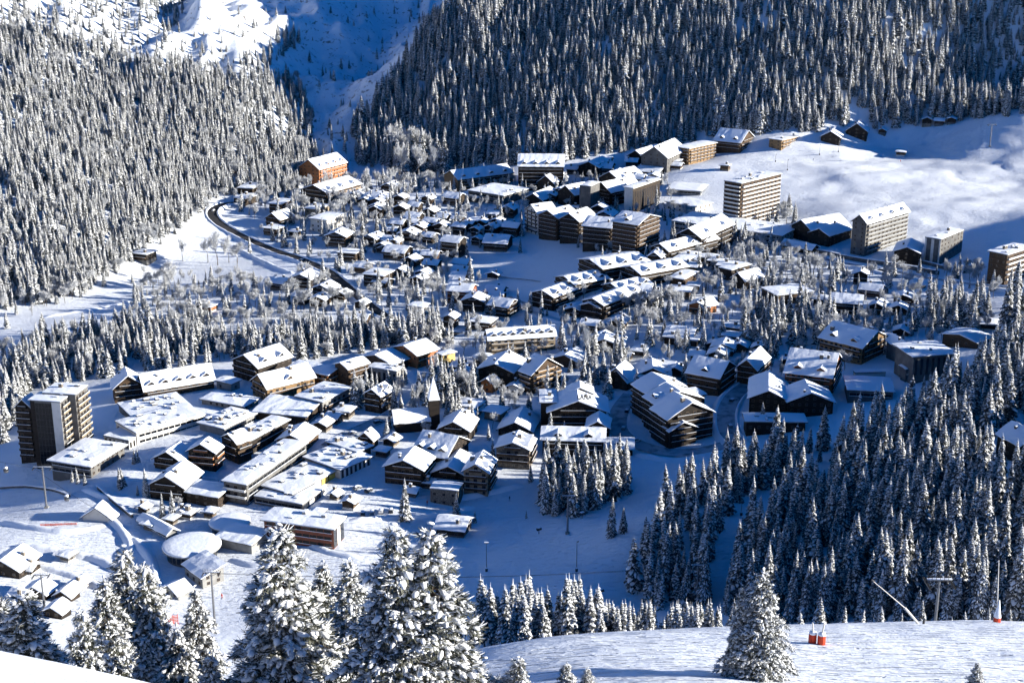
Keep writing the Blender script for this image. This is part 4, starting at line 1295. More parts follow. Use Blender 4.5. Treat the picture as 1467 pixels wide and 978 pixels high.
B('dbig4', 0, 0, 0, 'D', (300, 600), (225, 540), (400, 575), 95, 'gy', 40, TB, TD, 'x', 'w', into='dbig', align=True, chim=0, dlim=(None, 9))
B('dbig5', 0, 0, 0, 'D', (440, 640), (395, 600), (555, 600), 85, 'f', 0, TB, TD, 'x', 'w', into='dbig', align=True, chim=1, dlim=(None, 9))
B('dwhite', 'chalet', 'chalet', 'pale-sided chalet with dormer in its white roof, left of the winding road', 'D', (655, 540), (490, 508), (750, 480), 95, 'gy', 55, TBR, TBR, 'bw', 'bw', dorm=1, chim=2)
B('dbrown', 'chalet', 'chalet', 'small brown chalet at the top of the winding road', 'D', (850, 485), (752, 470), (940, 420), 85, 'gx', 42, TBR, TBR, 'bw', 'bw')
B('redch', 'hotel', 'hotel', 'huge chalet with sunlit red-brown gable and vast white roof, right of the road', 'D', (1240, 550), (1000, 520), (1370, 460), 108, 'gy', 75, TR, TBR, 'bw', 'bw', dorm=2, chim=3, win_gap=2.6, frame='frame_tan')
B('gabl', 'chalet', 'chalet', 'dark chalet with blue left roof, left of two gables below the red-sided one', 'D', (1010, 648), (815, 636), (1045, 545), 88, 'gx', 42, TB, TD, 'w', 'w')
B('gabr', 'chalet', 'chalet', 'dark chalet with sunlit white roof, right of two gables below the red-sided one', 'D', (1255, 632), (1018, 630), (1290, 565), 62, 'gx', 46, TB, TD, 'w', 'w')
B('gabt', 'terrace_bar', 'bar', 'low snow-humped terrace bar below the two dark gables', 'D', (1110, 722), (802, 718), (1130, 685), 45, 'f', 0, TB, TD, 'w', 'w', chim=0, vents=6)
B('ochch', 'hotel', 'hotel', 'big chalet with ochre sunlit gable and broad snowy roof above the red-sided one', 'E', (532, 768), (292, 705), (658, 695), 95, 'gy', 60, TO, TBR, 'bw', 'bw', dorm=2, chim=3, win_gap=2.6)
B('hip', 'hotel', 'hotel', 'angular dark concrete hotel with wide snow roof rising from the hillside spruces', 'h', (520, 530), (300, 548), (600, 450), 112, 'f', 0, CD, CO, 'w', 'fin', chim=0, vents=3, oe=1.6, og=1.6)
B('hip2', 0, 0, 0, 'h', (305, 565), (150, 480), (345, 540), 62, 'f', 0, CD, CO, 'x', 'bw', into='hip', align=True, chim=0)
B('hip3', 0, 0, 0, 'h', (305, 470), (148, 405), (348, 395), 75, 'gx', 26, CD, CO, 'w', 'bw', into='hip', align=True, chim=1)
B('hip4', 'hotel', 'hotel', 'low wing with rounded snow roof right of the angular concrete hotel', 'h', (660, 390), (470, 340), (706, 350), 34, 'gx', 20, TBR, TD, 'w', 'w', chim=0)
B('pool', 'pool_hall', 'hall', 'long flat hall with blue snow roof and outlined edges right of the red-sided chalet', 'h', (190, 672), (-60, 660), (205, 600), 40, 'f', 0, CD, TD, 'x', 'strip', chim=0)
B('lit', 'terrace_wall', 'wall', 'sunlit snowy parapet wall behind the blue-roofed pool hall', 'h', (150, 545), (-20, 550), (160, 520), 22, 'f', 0, SW, SW, 'x', 'x', chim=0, dlim=(3, None), og=.1, oe=.1)
B('gaph', 'chalet', 'chalet', 'chalet with blue snow roof half cut by the right edge among spruces', 'p', (1459, 662), (1455, 640), (1500, 655), 24, 'gy', 14, TB, TD, 'w', 'w')
B('yellow', 'apartment_block', 'apartment block', 'long beige apartment house with a row of seven snowy dormers, centre', 'C', (370, 295), (300, 272), (716, 270), 88, 'gx', 36, SB, SB, 'bw', 'w', dorm=7, chim=1, dlim=(None, 20), frame='frame_dark')
B('c1', 'chalet', 'chalet', 'wide black chalet with blue roof in front of the long beige house', 'C', (492, 465), (312, 445), (590, 400), 85, 'gx', 36, TB, TD, 'w', 'w', chim=2)
B('c2', 'hotel', 'hotel', 'brown hotel with nested snowy front gables and sunlit balconies, centre', 'C', (592, 495), (530, 472), (745, 448), 105, 'gy', 62, TBR, TO, 'bw', 'bw', chim=2)
B('c3', 'chalet', 'chalet', 'white-roofed chalet peeping out behind the nested-gable hotel', 'C', (830, 360), (702, 338), (866, 318), 34, 'gx', 26, TBR, TD, 'w', 'w')
B('c4', 'hut', 'chalet', 'small orange chalet by the church trees', 'C', (385, 488), (328, 478), (408, 466), 52, 'gx', 18, TOR, TD, 'w', 'w', chim=0)
B('c5', 'chalet', 'chalet', 'chalet with split blue and white roof below the trees right of the beige house', 'C', (1070, 275), (872, 265), (1092, 238), 30, 'gx', 34, TD, TD, 'w', 'w')
B('c6', 'chalet', 'chalet', 'dark chalet with bright white right roof in the spruces above the lettered hotel', 'C', (1090, 475), (988, 445), (1130, 440), 45, 'gx', 44, TD, TD, 'w', 'w')
B('c7', 'hall', 'hall', 'low flat building with white roof in the square right of the church', 'C', (322, 602), (198, 592), (342, 570), 20, 'f', 0, SB, TD, 'w', 'w', chim=0)
B('d1', 'chalet', 'chalet', 'flat-roofed chalet with pale snow in the trees above the dark fork hotel', 'D', (540, 280), (372, 258), (572, 240), 28, 'f', 0, TD, TD, 'w', 'w', chim=1)
B('d2', 'chalet', 'chalet', 'chalet with orange lit gable high among the centre trees', 'D', (572, 120), (516, 102), (622, 94), 45, 'gx', 26, TOR, TD, 'w', 'w')
B('d3', 'chalet', 'chalet', 'dark chalet with rounded snow roof left of the dark fork hotel', 'D', (170, 505), (70, 490), (202, 465), 62, 'gx', 42, TD, TD, 'w', 'w')
B('d4', 'chalet', 'chalet', 'chalet with double white gables right behind the dark fork hotel', 'D', (402, 478), (216, 474), (482, 430), 42, 'gx', 40, TD, TD, 'w', 'w', dorm=2)
# --- upper right
B('tower', 'apartment_tower', 'tower block', 'eleven-storey apartment tower with red and white balcony bands at the foot of the piste', 'F', (765, 616), (665, 602), (972, 558), 226, 'f', 0, TBR, SW, 'bw', 'bw', vents=9, chim=1, og=.5, oe=.5, win_gap=3.2, frame='frame_dark')
B('towpod', 'hotel', 'hotel', 'long low terrace building with window bands at the foot of the apartment tower', 'F', (985, 700), (412, 618), (1012, 640), 44, 'f', 0, CO, CO, 'w', 'strip', chim=0, vents=4, og=.5, oe=.5)
B('station', 'lift_station', 'lift station', 'gondola station with blank white end wall and dark columned front', 'F', (205, 540), (158, 534), (346, 488), 130, 'f', 0, TD, TD, 'fin', 'pan', chim=0, vents=2, og=.8, oe=.8, rcol='stucco_white', frame='frame_white')
B('canopy', 'canopy', 'canopy', 'flat snowy canopy at the bottom of the piste behind the white gondola station', 'F', (562, 440), (386, 428), (582, 402), 18, 'f', 0, CO, CO, 'strip', 'strip', chim=0)
B('lowst', 'pavilion_hall', 'hall', 'low white-roofed hall between gondola station and apartment tower', 'F', (525, 540), (382, 510), (560, 505), 36, 'f', 0, SW, CO, 'w', 'w', chim=0)
B('fcube', 'hotel', 'hotel', 'square flat-roofed hotel with ochre balconies at the edge of the dark mountain wood', 'F', (500, 280), (462, 262), (640, 248), 80, 'f', 0, TO, TBR, 'bw', 'bw', chim=0, og=1.2, oe=1.2)
B('fbig', 'hotel', 'hotel', 'big brown chalet hotel with tiered roofs at the upper edge of the piste', 'F', (770, 218), (626, 205), (932, 155), 52, 'gy', 46, TBR, TBR, 'bw', 'bw', dorm=2, chim=2, dlim=(30, None))
B('fflat', 'hotel', 'hotel', 'flat-roofed brown hotel right of the tiered chalet at the piste edge', 'F', (985, 205), (945, 190), (1136, 168), 50, 'f', 0, TO, TBR, 'bw', 'w', chim=1, vents=3, dlim=(34, 26))
B('fch1', 'chalet', 'chalet', 'lone dark chalet with gable at the top edge of the piste', 'F', (1290, 180), (1192, 174), (1312, 152), 42, 'gx', 26, TB, TD, 'w', 'w')
B('fch2', 'chalet', 'chalet', 'larger dark chalet with stepped roof, rightmost at the piste edge', 'F', (1432, 158), (1322, 152), (1456, 125), 50, 'gx', 36, TB, TD, 'w', 'w', dorm=1)
B('fgab', 'hotel', 'hotel', 'broad dark gabled house with grey side wall above the gondola station', 'F', (385, 325), (250, 312), (402, 270), 78, 'gx', 48, CD, TD, 'w', 'w')
B('fgab2', 'chalet', 'chalet', 'chalet with blue left roof beside the broad dark gabled house', 'F', (262, 280), (180, 270), (285, 235), 38, 'gx', 28, TB, TD, 'w', 'w')
B('froof', 'chalet', 'chalet', 'chalet with square bright roof just above the white gondola station', 'F', (340, 345), (225, 335), (358, 300), 22, 'gy', 24, TB, TD, 'w', 'w')
B('fch3', 'chalet', 'chalet', 'dark chalet with two-part white roof right of the tower podium', 'F', (1142, 690), (1036, 660), (1205, 620), 62, 'gx', 40, TB, TD, 'bw', 'w')
B('fch4', 'chalet', 'chalet', 'black square chalet with blue snow roof on the bank right of the tower', 'F', (1232, 710), (1132, 690), (1292, 660), 56, 'gx', 26, TB, TD, 'w', 'w')
B('fch5', 'shed', 'shed', 'long low shed with blue roof beside the road below the tower', 'F', (1142, 752), (986, 722), (1160, 722), 26, 'gy', 18, TB, TD, 'w', 'w', chim=0, dlim=(9, None))
B('grey', 'hotel', 'hotel', 'grey six-storey gabled hotel standing alone below the shaded snow slope', 'F', (1420, 760), (1325, 752), (1640, 690), 168, 'gx', 34, CD, CO, 'bw', 'w', dorm=4, chim=2, dlim=(None, None))
B('wstripe', 'apartment_block', 'apartment block', 'dark block with white vertical stripes on its end below the shaded slope', 'g', (370, 862), (265, 855), (496, 805), 138, 'f', 0, CD, SW, 'w', 'stripe', chim=1, vents=2, og=.3, oe=.3)
B('wstripe2', 'chalet', 'chalet', 'black chalet leaning against the white-striped block', 'g', (255, 862), (116, 850), (282, 812), 66, 'gx', 26, TB, TD, 'w', 'w')
B('farright', 'hotel', 'hotel', 'tall brown hotel with white balcony column at the right edge below the slope', 'E', (1350, 315), (1240, 296), (1490, 268), 168, 'f', 0, TBR, SW, 'bw', 'w', chim=2, vents=6)
B('flatbr', 'hall', 'hall', 'long flat brown building with two-step white roof above the village trees', 'F', (962, 1022), (860, 985), (1145, 1000), 55, 'f', 0, TBR, TD, 'w', 'w', chim=0)
B('fhot', 'hotel', 'hotel', 'dark hotel with humped snow roof at the upper end of the terraced rows', 'F', (562, 768), (432, 748), (622, 672), 100, 'gx', 40, TB, TD, 'bw', 'bw', dorm=2)
B('f5', 'chalet', 'chalet', 'flat brown chalet below the dark humped hotel', 'F', (482, 842), (420, 826), (556, 795), 52, 'f', 0, TBR, TD, 'w', 'w')
B('f6', 'chalet', 'chalet', 'flat-roofed brown house two down from the dark humped hotel', 'F', (472, 935), (412, 918), (542, 895), 52, 'f', 0, TBR, TD, 'w', 'w')
B('f7', 'chalet', 'chalet', 'dark house with thin flat roof among frosted trees under the tower podium', 'F', (722, 892), (662, 878), (776, 852), 58, 'f', 0, TD, TD, 'w', 'w')
B('f8', 'chalet', 'chalet', 'gabled dark chalet right of the thin flat-roofed house', 'F', (792, 940), (726, 922), (842, 902), 52, 'gx', 30, TD, TD, 'w', 'w')
# --- upper middle
B('gdark', 'hotel', 'hotel', 'black wide hotel with four snowy zigzag gables along its roof front', 'G', (905, 220), (668, 218), (918, 165), 108, 'gy', 36, TB, TD, 'x', 'bw', dorm=4, chim=0)
B('gwarm', 'hotel', 'hotel', 'warm beige hotel with three roof wings left of the black zigzag hotel', 'G', (352, 238), (272, 215), (640, 200), 62, 'gx', 32, TO, TBR, 'bw', 'w', dorm=4)
B('gflat', 'hall', 'hall', 'large flat concrete hall in front of the warm beige hotel', 'G', (592, 308), (465, 262), (722, 270), 46, 'f', 0, CD, CO, 'w', 'strip', chim=0, vents=3)
B('gblue', 'hall', 'hall', 'low hall with flat blue snow roof left of the large concrete hall', 'G', (452, 296), (342, 276), (482, 268), 22, 'f', 0, CD, CO, 'w', 'w', chim=0)
B('gch1', 'chalet', 'chalet', 'black chalet cluster with twin roofs right of the large concrete hall', 'G', (792, 326), (702, 316), (852, 285), 42, 'gx', 28, TB, TD, 'w', 'w', dorm=1)
B('gch2', 'chalet', 'chalet', 'white-roofed chalet against the right end of the black zigzag hotel', 'G', (852, 240), (786, 226), (926, 205), 46, 'gx', 32, TBR, TD, 'w', 'w', dorm=2)
B('gch3', 'chalet', 'chalet', 'chalet with stacked roofs left of the dark slab house', 'G', (962, 315), (876, 295), (992, 282), 58, 'gx', 36, TB, TD, 'w', 'w')
B('gslab', 'apartment_block', 'apartment block', 'plain dark blue-grey slab house in the upper middle', 'G', (1046, 350), (988, 344), (1064, 322), 132, 'f', 0, CD, CD, 'x', 'x', chim=0, og=.2, oe=.2)
B('gch4', 'chalet', 'chalet', 'black chalet with broad snow roof between slab house and gondola station', 'G', (1152, 316), (1060, 296), (1222, 264), 72, 'gx', 40, TB, TD, 'bw', 'bw', dorm=1)
B('gch5', 'chalet', 'chalet', 'higher chalet with twin white roofs behind the broad black one', 'G', (1202, 236), (1092, 216), (1262, 195), 52, 'gx', 36, TB, TD, 'w', 'w', dorm=2)
B('gch6', 'chalet', 'chalet', 'long dark chalet at the forest edge above the village', 'G', (1090, 160), (985, 150), (1172, 130), 46, 'gx', 24, TB, TD, 'w', 'w', dorm=3)
B('ga', 'apartment_block', 'apartment block', 'pale-based apartment house at the left end of the brown apartment row', 'G', (770, 470), (706, 445), (800, 430), 112, 'gx', 34, SW, TD, 'bw', 'bw')
B('gb', 'apartment_block', 'apartment block', 'brown apartment house with vertical timber bands, second of the row', 'G', (872, 495), (776, 475), (890, 448), 115, 'gx', 28, TBR, TD, 'bw', 'bw')
B('gc', 'apartment_block', 'apartment block', 'dark apartment house with deep balconies in the middle of the brown row', 'G', (986, 510), (886, 495), (1010, 465), 112, 'gx', 32, TD, TD, 'bw', 'bw')
B('gd', 'apartment_block', 'apartment block', 'dark balconied apartment house left of the orange-flanked one', 'G', (1152, 545), (1006, 530), (1172, 500), 112, 'gy', 30, TD, TBR, 'bw', 'bw')
B('ge', 'apartment_block', 'apartment block', 'tall brown apartment house with glowing orange right flank', 'G', (1290, 590), (1160, 568), (1346, 535), 172, 'gy', 30, TBR, TBR, 'bw', 'bw', dorm=1)
for k_, (N_, L_, R_, H_, lab_) in enumerate([
        ((852, 866), (740, 840), (925, 790), 74, 'nearest terrace of stepped dark gables at the lower end of the blue field'),
        ((962, 795), (862, 755), (1026, 718), 70, 'middle terrace of stepped dark gables along the blue field'),
        ((1112, 720), (986, 668), (1206, 622), 76, 'uppermost terrace of stepped dark gables along the blue field'),
        ((1112, 910), (1004, 885), (1200, 805), 76, 'lowest terrace of dark gables in the second row'),
        ((1202, 815), (1112, 785), (1266, 745), 58, 'brown terrace with white steps second from the bottom of the second row'),
        ((1312, 746), (1206, 706), (1390, 642), 72, 'large terrace with white stepped roofs in the middle of the second row'),
        ((1412, 645), (1370, 615), (1470, 585), 62, 'small terrace near the top of the second row')]):
    B('row%d' % k_, 'terrace_house', 'terrace house', lab_, 'G', N_, L_, R_, H_, 'gx', 22, TD, TD, 'bw', 'bw', dorm=3, chim=1, group='stepped terrace rows')
B('row7', 'terrace_house', 'terrace house', 'topmost terrace of the second row below the tower podium', 'F', (392, 806), (302, 784), (472, 695), 72, 'gx', 26, TD, TD, 'bw', 'bw', dorm=3, chim=1, group='stepped terrace rows')
B('row8', 'hut', 'chalet', 'small blue-roofed chalet between the two terraced rows', 'G', (952, 895), (896, 874), (992, 862), 32, 'gx', 22, TB, TD, 'w', 'w', chim=0)
# --- upper left
B('hbrick', 'hotel', 'hotel', 'tall orange-fronted hotel alone at the forest edge, upper left', 'H', (652, 212), (556, 196), (796, 172), 88, 'gx', 40, TOR, TOR, 'bw', 'w', dorm=4, chim=1, win_gap=2.8)
B('hlow', 'hotel', 'hotel', 'lower brown hotel with snowy dormers under the tall orange-fronted one', 'H', (692, 305), (556, 285), (806, 245), 58, 'gx', 30, TBR, TO, 'bw', 'bw', dorm=3)
B('hwhite', 'apartment_block', 'house', 'white flat-roofed house with small square windows right of the road bend', 'H', (690, 455), (602, 445), (782, 420), 64, 'f', 0, SW, CO, 'w', 'w', chim=0)
B('h1', 'chalet', 'house', 'beige flat-roofed house above the white one', 'H', (642, 380), (596, 365), (706, 355), 46, 'f', 0, SB, TD, 'w', 'w')
B('h2', 'chalet', 'house', 'dark cube house with balcony, left of the beige flat-roofed one', 'H', (452, 365), (402, 355), (506, 340), 58, 'f', 0, TBR, TD, 'bw', 'bw')
B('h3', 'chalet', 'chalet', 'brown gabled chalet inside the road bend', 'H', (442, 428), (372, 418), (492, 400), 42, 'gx', 28, TBR, TBR, 'bw', 'bw')
B('h4', 'chalet', 'chalet', 'dark low chalet nearest the road bend under frosted trees', 'H', (262, 312), (204, 305), (300, 285), 34, 'f', 0, TD, TD, 'w', 'w')
B('h5', 'chalet', 'chalet', 'dark house peeking out of frosted trees at the forest edge above the bend', 'H', (300, 262), (225, 258), (365, 235), 38, 'f', 0, TD, TD, 'w', 'w')

# ------------------------------------------------------------------ the small chalets, in clusters; c = crop, rows of (x, foot y, width, height, kind)
def small(c, rows, where, sort='x', walls=(TD, TB, TB, TBR), group=None, rowname='chalet'):
    ordn = ['first', 'second', 'third', 'fourth', 'fifth', 'sixth', 'seventh', 'eighth', 'ninth', 'tenth', 'eleventh', 'twelfth', 'thirteenth', 'fourteenth']
    rows = sorted(rows, key=lambda r: r[0] if sort == 'x' else -r[1])
    for i, r in enumerate(rows):
        x, y, w, hh, kd = r[:5]
        rnd = random.Random(int(x * 3 + y * 7))
        px, py = cpx(c, (x, y))
        g = ground(px, py)
        d = float(project(g.x, g.y, g.z)[2])
        k = d / FOC / CROP[c][2]
        W_ = w * k
        psi = R(rnd.uniform(62, 76)) if kd != 'l' else R(rnd.uniform(20, 35))
        th = psi if True else 0
        # screen width = wx*cos(psi) + wy*sin(psi)
        asp = rnd.uniform(.85, 1.1)
        wy = W_ / (math.sin(th) + asp * math.cos(th))
        wx = wy * asp
        h = hh * k / .94
        roof = {'g': 'gx', 'e': 'gy', 'f': 'f', 'l': 'gx'}[kd]
        rise = 0 if kd == 'f' else (.17 + rnd.uniform(0, .06)) * (wy if roof == 'gx' else wx)
        h = max(2.4, .84 * ((h - rise * .8) if kd != 'f' else h - .8))
        ux, uy = Vector((math.cos(th), math.sin(th), 0)), Vector((-math.sin(th), math.cos(th), 0))
        cen = g + ux * wx / 2 + Vector((0, .8, 0))
        cen = g + Vector((0, (wx * math.sin(th) + wy * math.cos(th)) / 2 * .8, 0))
        cen.z = float(hz(cen.x, cen.y))
        wall = r[5] if len(r) > 5 else walls[rnd.randrange(len(walls))]
        KEEPOUT.append((cen.x, cen.y, math.cos(th), math.sin(th), wx / 2, wy / 2))
        shape = {'gx': 'gable-fronted', 'gy': 'broad-eaved', 'f': 'flat-roofed'}[roof]
        tone = {TD: 'dark', TB: 'black', TBR: 'brown', TO: 'ochre', TR: 'reddish', SW: 'white-walled', SB: 'beige', TOR: 'orange', CD: 'grey'}[wall]
        way = 'from the left' if sort == 'x' else 'from the front'
        lab = '%s %s %s, %s %s %s' % (tone, shape, rowname, (ordn[i] if i < len(rows) - 1 or len(rows) == 1 else 'last'), way, where)
        if len(rows) == 1:
            lab = '%s %s %s %s' % (tone, shape, rowname, where)
        root = thing('chalet' if rowname == 'chalet' else rowname, lab, rowname, cen, th, group)
        building(root, (0, 0, 0, 0), wx, wy, h, roof, rise, wall, TBR if wall == TB else TD, 'w' if k * CROP[c][2] > .42 else 'bw', 'bw', sc=max(k * CROP[c][2], .43), seed=int(x + y * 3),
                 chim=1 if roof != 'f' else rnd.randrange(2), og=1.2, oe=1.2, snow_t=rnd.uniform(.45, .8), win_gap=3.4, base=min(1.2, h * .3), base_mat=rnd.choice([ST, SW, CD]), down=3)

small('G', [(50, 312, 72, 58, 'g'), (195, 312, 72, 50, 'g'), (330, 312, 120, 58, 'e'), (-40, 318, 80, 55, 'e'), (-110, 300, 70, 45, 'g'), (-190, 290, 90, 48, 'e')], 'in the top chalet row under the forest')
small('G', [(210, 382, 82, 55, 'g'), (120, 420, 100, 62, 'e'), (215, 445, 92, 62, 'e'), (40, 455, 90, 66, 'e'), (150, 470, 95, 60, 'g'), (265, 462, 75, 62, 'g'), (95, 508, 112, 66, 'g'), (205, 518, 82, 60, 'e')], 'in the dense left cluster above the blue field')
small('G', [(370, 470, 92, 62, 'e'), (450, 476, 62, 52, 'g'), (540, 385, 62, 42, 'e'), (620, 375, 92, 60, 'g'), (530, 468, 82, 56, 'g'), (590, 448, 70, 50, 'e'), (640, 474, 102, 66, 'e'), (480, 430, 62, 42, 'g'), (415, 440, 60, 46, 'e'), (560, 425, 66, 44, 'g')], 'in the middle cluster above the blue field')
small('G', [(330, 586, 130, 110, 'e')], 'with terraced snow roof overlooking the blue field from the left')
small('G', [(25, 545, 62, 60, 'g'), (50, 592, 92, 62, 'e'), (110, 640, 92, 62, 'g'), (210, 610, 102, 58, 'e'), (218, 662, 92, 62, 'e'), (-40, 560, 70, 55, 'g')], 'in the lower cluster left of the five-house row')
small('G', [(370, 650, 92, 52, 'e'), (366, 682, 92, 46, 'e'), (358, 712, 92, 46, 'e'), (352, 744, 92, 46, 'e')], 'in the straight row left of the blue field', sort='y', walls=(TBR,))
small('G', [(372, 822, 152, 92, 'e', TR)], 'at the front end of the straight five-house row')
small('G', [(442, 868, 132, 84, 'g'), (560, 815, 92, 46, 'e'), (590, 902, 152, 96, 'e', TBR), (550, 782, 112, 40, 'e')], 'below the straight row by the road')
small('G', [(145, 892, 96, 66, 'f', SW), (172, 712, 92, 62, 'g'), (315, 952, 76, 74, 'g', TBR)], 'between the black road and the straight row')
small('G', [(455, 520, 64, 46, 'g'), (562, 550, 152, 70, 'e'), (540, 698, 70, 40, 'g')], 'at the left edge of the blue field')
small('H', [(850, 300, 62, 42, 'g'), (930, 300, 92, 50, 'e'), (955, 370, 92, 66, 'g'), (870, 260, 70, 40, 'g')], 'in the first row right of the orange hotel')
small('H', [(750, 528, 136, 78, 'g', TBR), (930, 528, 112, 62, 'g'), (1030, 528, 102, 50, 'e'), (520, 475, 60, 34, 'f'), (410, 470, 110, 44, 'f')], 'in the line above the black road')
small('H', [(805, 605, 112, 56, 'f'), (1060, 598, 152, 64, 'e'), (958, 742, 152, 78, 'f'), (1000, 560, 80, 40, 'g')], 'below that line along the black road', walls=(TBR, TD))
small('H', [(570, 752, 142, 84, 'g', TB), (680, 815, 132, 92, 'g', TB), (556, 832, 92, 62, 'e'), (652, 850, 102, 66, 'g'), (445, 755, 112, 56, 'e'), (872, 860, 72, 52, 'g'), (868, 938, 92, 52, 'e', TBR), (770, 815, 80, 56, 'g'), (400, 730, 70, 36, 'e')], 'in the group below the black road')
small('H', [(60, 870, 92, 40, 'f', TOR)], 'alone in the snowfield below the frosted trees', rowname='hut')
small('p', [(205, 378, 30, 14, 'f', TB)], 'alone at the top of the left clearing', rowname='hut')
small('E', [(535, 312, 90, 84, 'g', TB), (605, 385, 142, 66, 'e'), (782, 435, 122, 72, 'g', TB), (310, 435, 92, 56, 'e'), (640, 486, 112, 76, 'g'), (760, 486, 112, 60, 'g'), (1200, 430, 92, 56, 'e'), (880, 330, 70, 36, 'e')], 'among the far chalets under the shaded slope')
small('E', [(465, 485, 190, 110, 'e'), (1288, 568, 128, 46, 'f'), (775, 606, 112, 46, 'g'), (672, 665, 132, 62, 'e', TBR)], 'in front of the far right trees')
small('B', [(592, 580, 92, 56, 'g'), (655, 540, 84, 50, 'e'), (708, 512, 96, 52, 'f')], 'of three little pavilions left of the church square', rowname='pavilion')
small('C', [(815, 95, 92, 60, 'g'), (920, 100, 140, 86, 'g', TB), (905, 175, 110, 62, 'e', TBR), (1065, 130, 70, 44, 'g')], 'below the terraced rows near the centre trees')
small('C', [(340, 160, 130, 56, 'f'), (165, 140, 72, 56, 'f', TBR)], 'by the road left of the long beige house')
small('C', [(960, 250, 130, 66, 'g', SB)], 'with blue and white roof in the centre trees', rowname='chalet')
small('C', [(1290, 385, 130, 50, 'e'), (1215, 370, 90, 44, 'e'), (1160, 300, 80, 44, 'f')], 'in the trees above the dark fork hotel')
small('D', [(690, 330, 110, 52, 'g'), (640, 300, 90, 44, 'g'), (740, 215, 110, 42, 'f'), (880, 320, 90, 50, 'g'), (1020, 380, 70, 40, 'g')], 'in the trees left of the red-sided chalet')
small('F', [(60, 330, 110, 52, 'e'), (60, 290, 90, 44, 'e'), (130, 390, 140, 70, 'g'), (50, 450, 120, 56, 'e'), (440, 305, 70, 34, 'e'), (320, 370, 90, 40, 'g')], 'around the slope above the gondola station')
small('F', [(70, 590, 110, 60, 'g'), (50, 625, 90, 50, 'e')], 'just left of the apartment tower terrace')
small('F', [(695, 312, 56, 34, 'f', TBR)], 'standing alone on the lower sunlit piste', rowname='hut')
small('g', [(165, 252, 60, 28, 'f', TBR)], 'standing alone higher on the sunlit piste', rowname='hut')
small('g', [(310, 85, 64, 40, 'g'), (380, 80, 60, 34, 'e'), (448, 70, 56, 36, 'g'), (60, 135, 50, 26, 'g')], 'at the wood edge above the piste')
small('F', [(260, 980, 120, 56, 'e'), (465, 985, 120, 50, 'f'), (330, 985, 90, 44, 'g'), (610, 800, 90, 42, 'f')], 'among the frosted trees under the podium', walls=(TBR, TD))
small('C', [(470, 690, 60, 40, 'g'), (250, 640, 100, 50, 'g')], 'by the square below the church', walls=(TD, TB))
small('d', [(1075, 870, 150, 110, 'g', TBR)], 'in the car park below the shop podium', rowname='hut')
small('J', [(1148, 290, 160, 70, 'e', TD)], 'on the blue piste below the stone hotels', rowname='hut')
small('I', [(880, 210, 70, 40, 'f', TD)], 'beside the smaller round pavilion', rowname='hut')

CROP.update({'q': (990, 340, 6.986), 'r': (860, 430, 6.986), 's': (780, 200, 6.986), 't': (480, 250, 6.986), 'u': (610, 480, 6.986)})
small('q', [(250, 330, 150, 110, 'f'), (380, 400, 230, 130, 'f')], 'under the tower podium among frosted bushes', walls=(TB, TD))
small('q', [(100, 780, 230, 130, 'g', TOR), (20, 300, 150, 110, 'e'), (30, 560, 130, 90, 'f')], 'left of the hollow with the frosted bush')
small('r', [(830, 440, 350, 130, 'e'), (1320, 430, 190, 90, 'f', TBR), (1250, 560, 260, 130, 'g'), (980, 610, 150, 90, 'e')], 'in frosted trees above the pale-sided chalet')
small('r', [(150, 480, 200, 110, 'e', SB), (190, 300, 190, 110, 'g'), (240, 620, 180, 80, 'e')], 'in spruces right of the long beige house')
small('r', [(420, 870, 200, 110, 'g'), (620, 800, 190, 110, 'e'), (770, 770, 170, 100, 'g')], 'just behind the dark fork hotel')
small('s', [(930, 470, 190, 110, 'e'), (1090, 470, 150, 80, 'e'), (1310, 290, 140, 90, 'f'), (880, 270, 130, 70, 'e'), (290, 350, 130, 70, 'e')], 'above the white gondola station', walls=(TB, TD))
small('s', [(60, 640, 150, 110, 'g'), (180, 600, 150, 120, 'g', TB), (270, 650, 130, 120, 'g'), (320, 730, 110, 60, 'f')], 'in the stack left of the dark slab house')
small('s', [(560, 780, 160, 120, 'g', TB), (660, 820, 150, 100, 'g'), (260, 790, 120, 70, 'e')], 'below the dark slab house')
small('t', [(200, 290, 150, 110, 'g'), (310, 320, 120, 90, 'g'), (410, 260, 150, 90, 'e'), (430, 350, 160, 110, 'g'), (420, 440, 160, 120, 'g'), (550, 190, 180, 110, 'g'), (490, 270, 110, 80, 'g')], 'in the frosted wood by the orange hotel')
small('t', [(660, 420, 150, 110, 'g'), (800, 380, 150, 90, 'e'), (780, 560, 150, 100, 'e'), (560, 610, 150, 70, 'e')], 'at the top of the dense left cluster')
small('t', [(1080, 480, 140, 70, 'e'), (1230, 500, 130, 70, 'e'), (1330, 540, 110, 80, 'g'), (1430, 520, 120, 80, 'e')], 'in the strip above the middle cluster')
small('u', [(370, 470, 180, 120, 'g'), (350, 380, 180, 90, 'e')], 'in spruces left of the wide blue-roofed chalet')
small('u', [(900, 600, 150, 110, 'g', SW), (450, 800, 250, 110, 'f', SB), (700, 860, 230, 110, 'f', SB)], 'in the square left of the lettered hotel')
small('p', [(1030, 520, 30, 18, 'g'), (1010, 545, 26, 16, 'e'), (1062, 505, 26, 14, 'g')], 'left of the winding road top')
small('p', [(935, 405, 26, 14, 'e'), (960, 398, 22, 14, 'g'), (990, 392, 24, 14, 'e'), (930, 440, 24, 15, 'g'), (965, 425, 22, 13, 'f')], 'right of the second terrace row')
small('p', [(548, 415, 26, 15, 'e'), (575, 398, 24, 14, 'g'), (520, 392, 26, 14, 'e'), (600, 410, 24, 14, 'g')], 'between black road and lower chalet cluster')

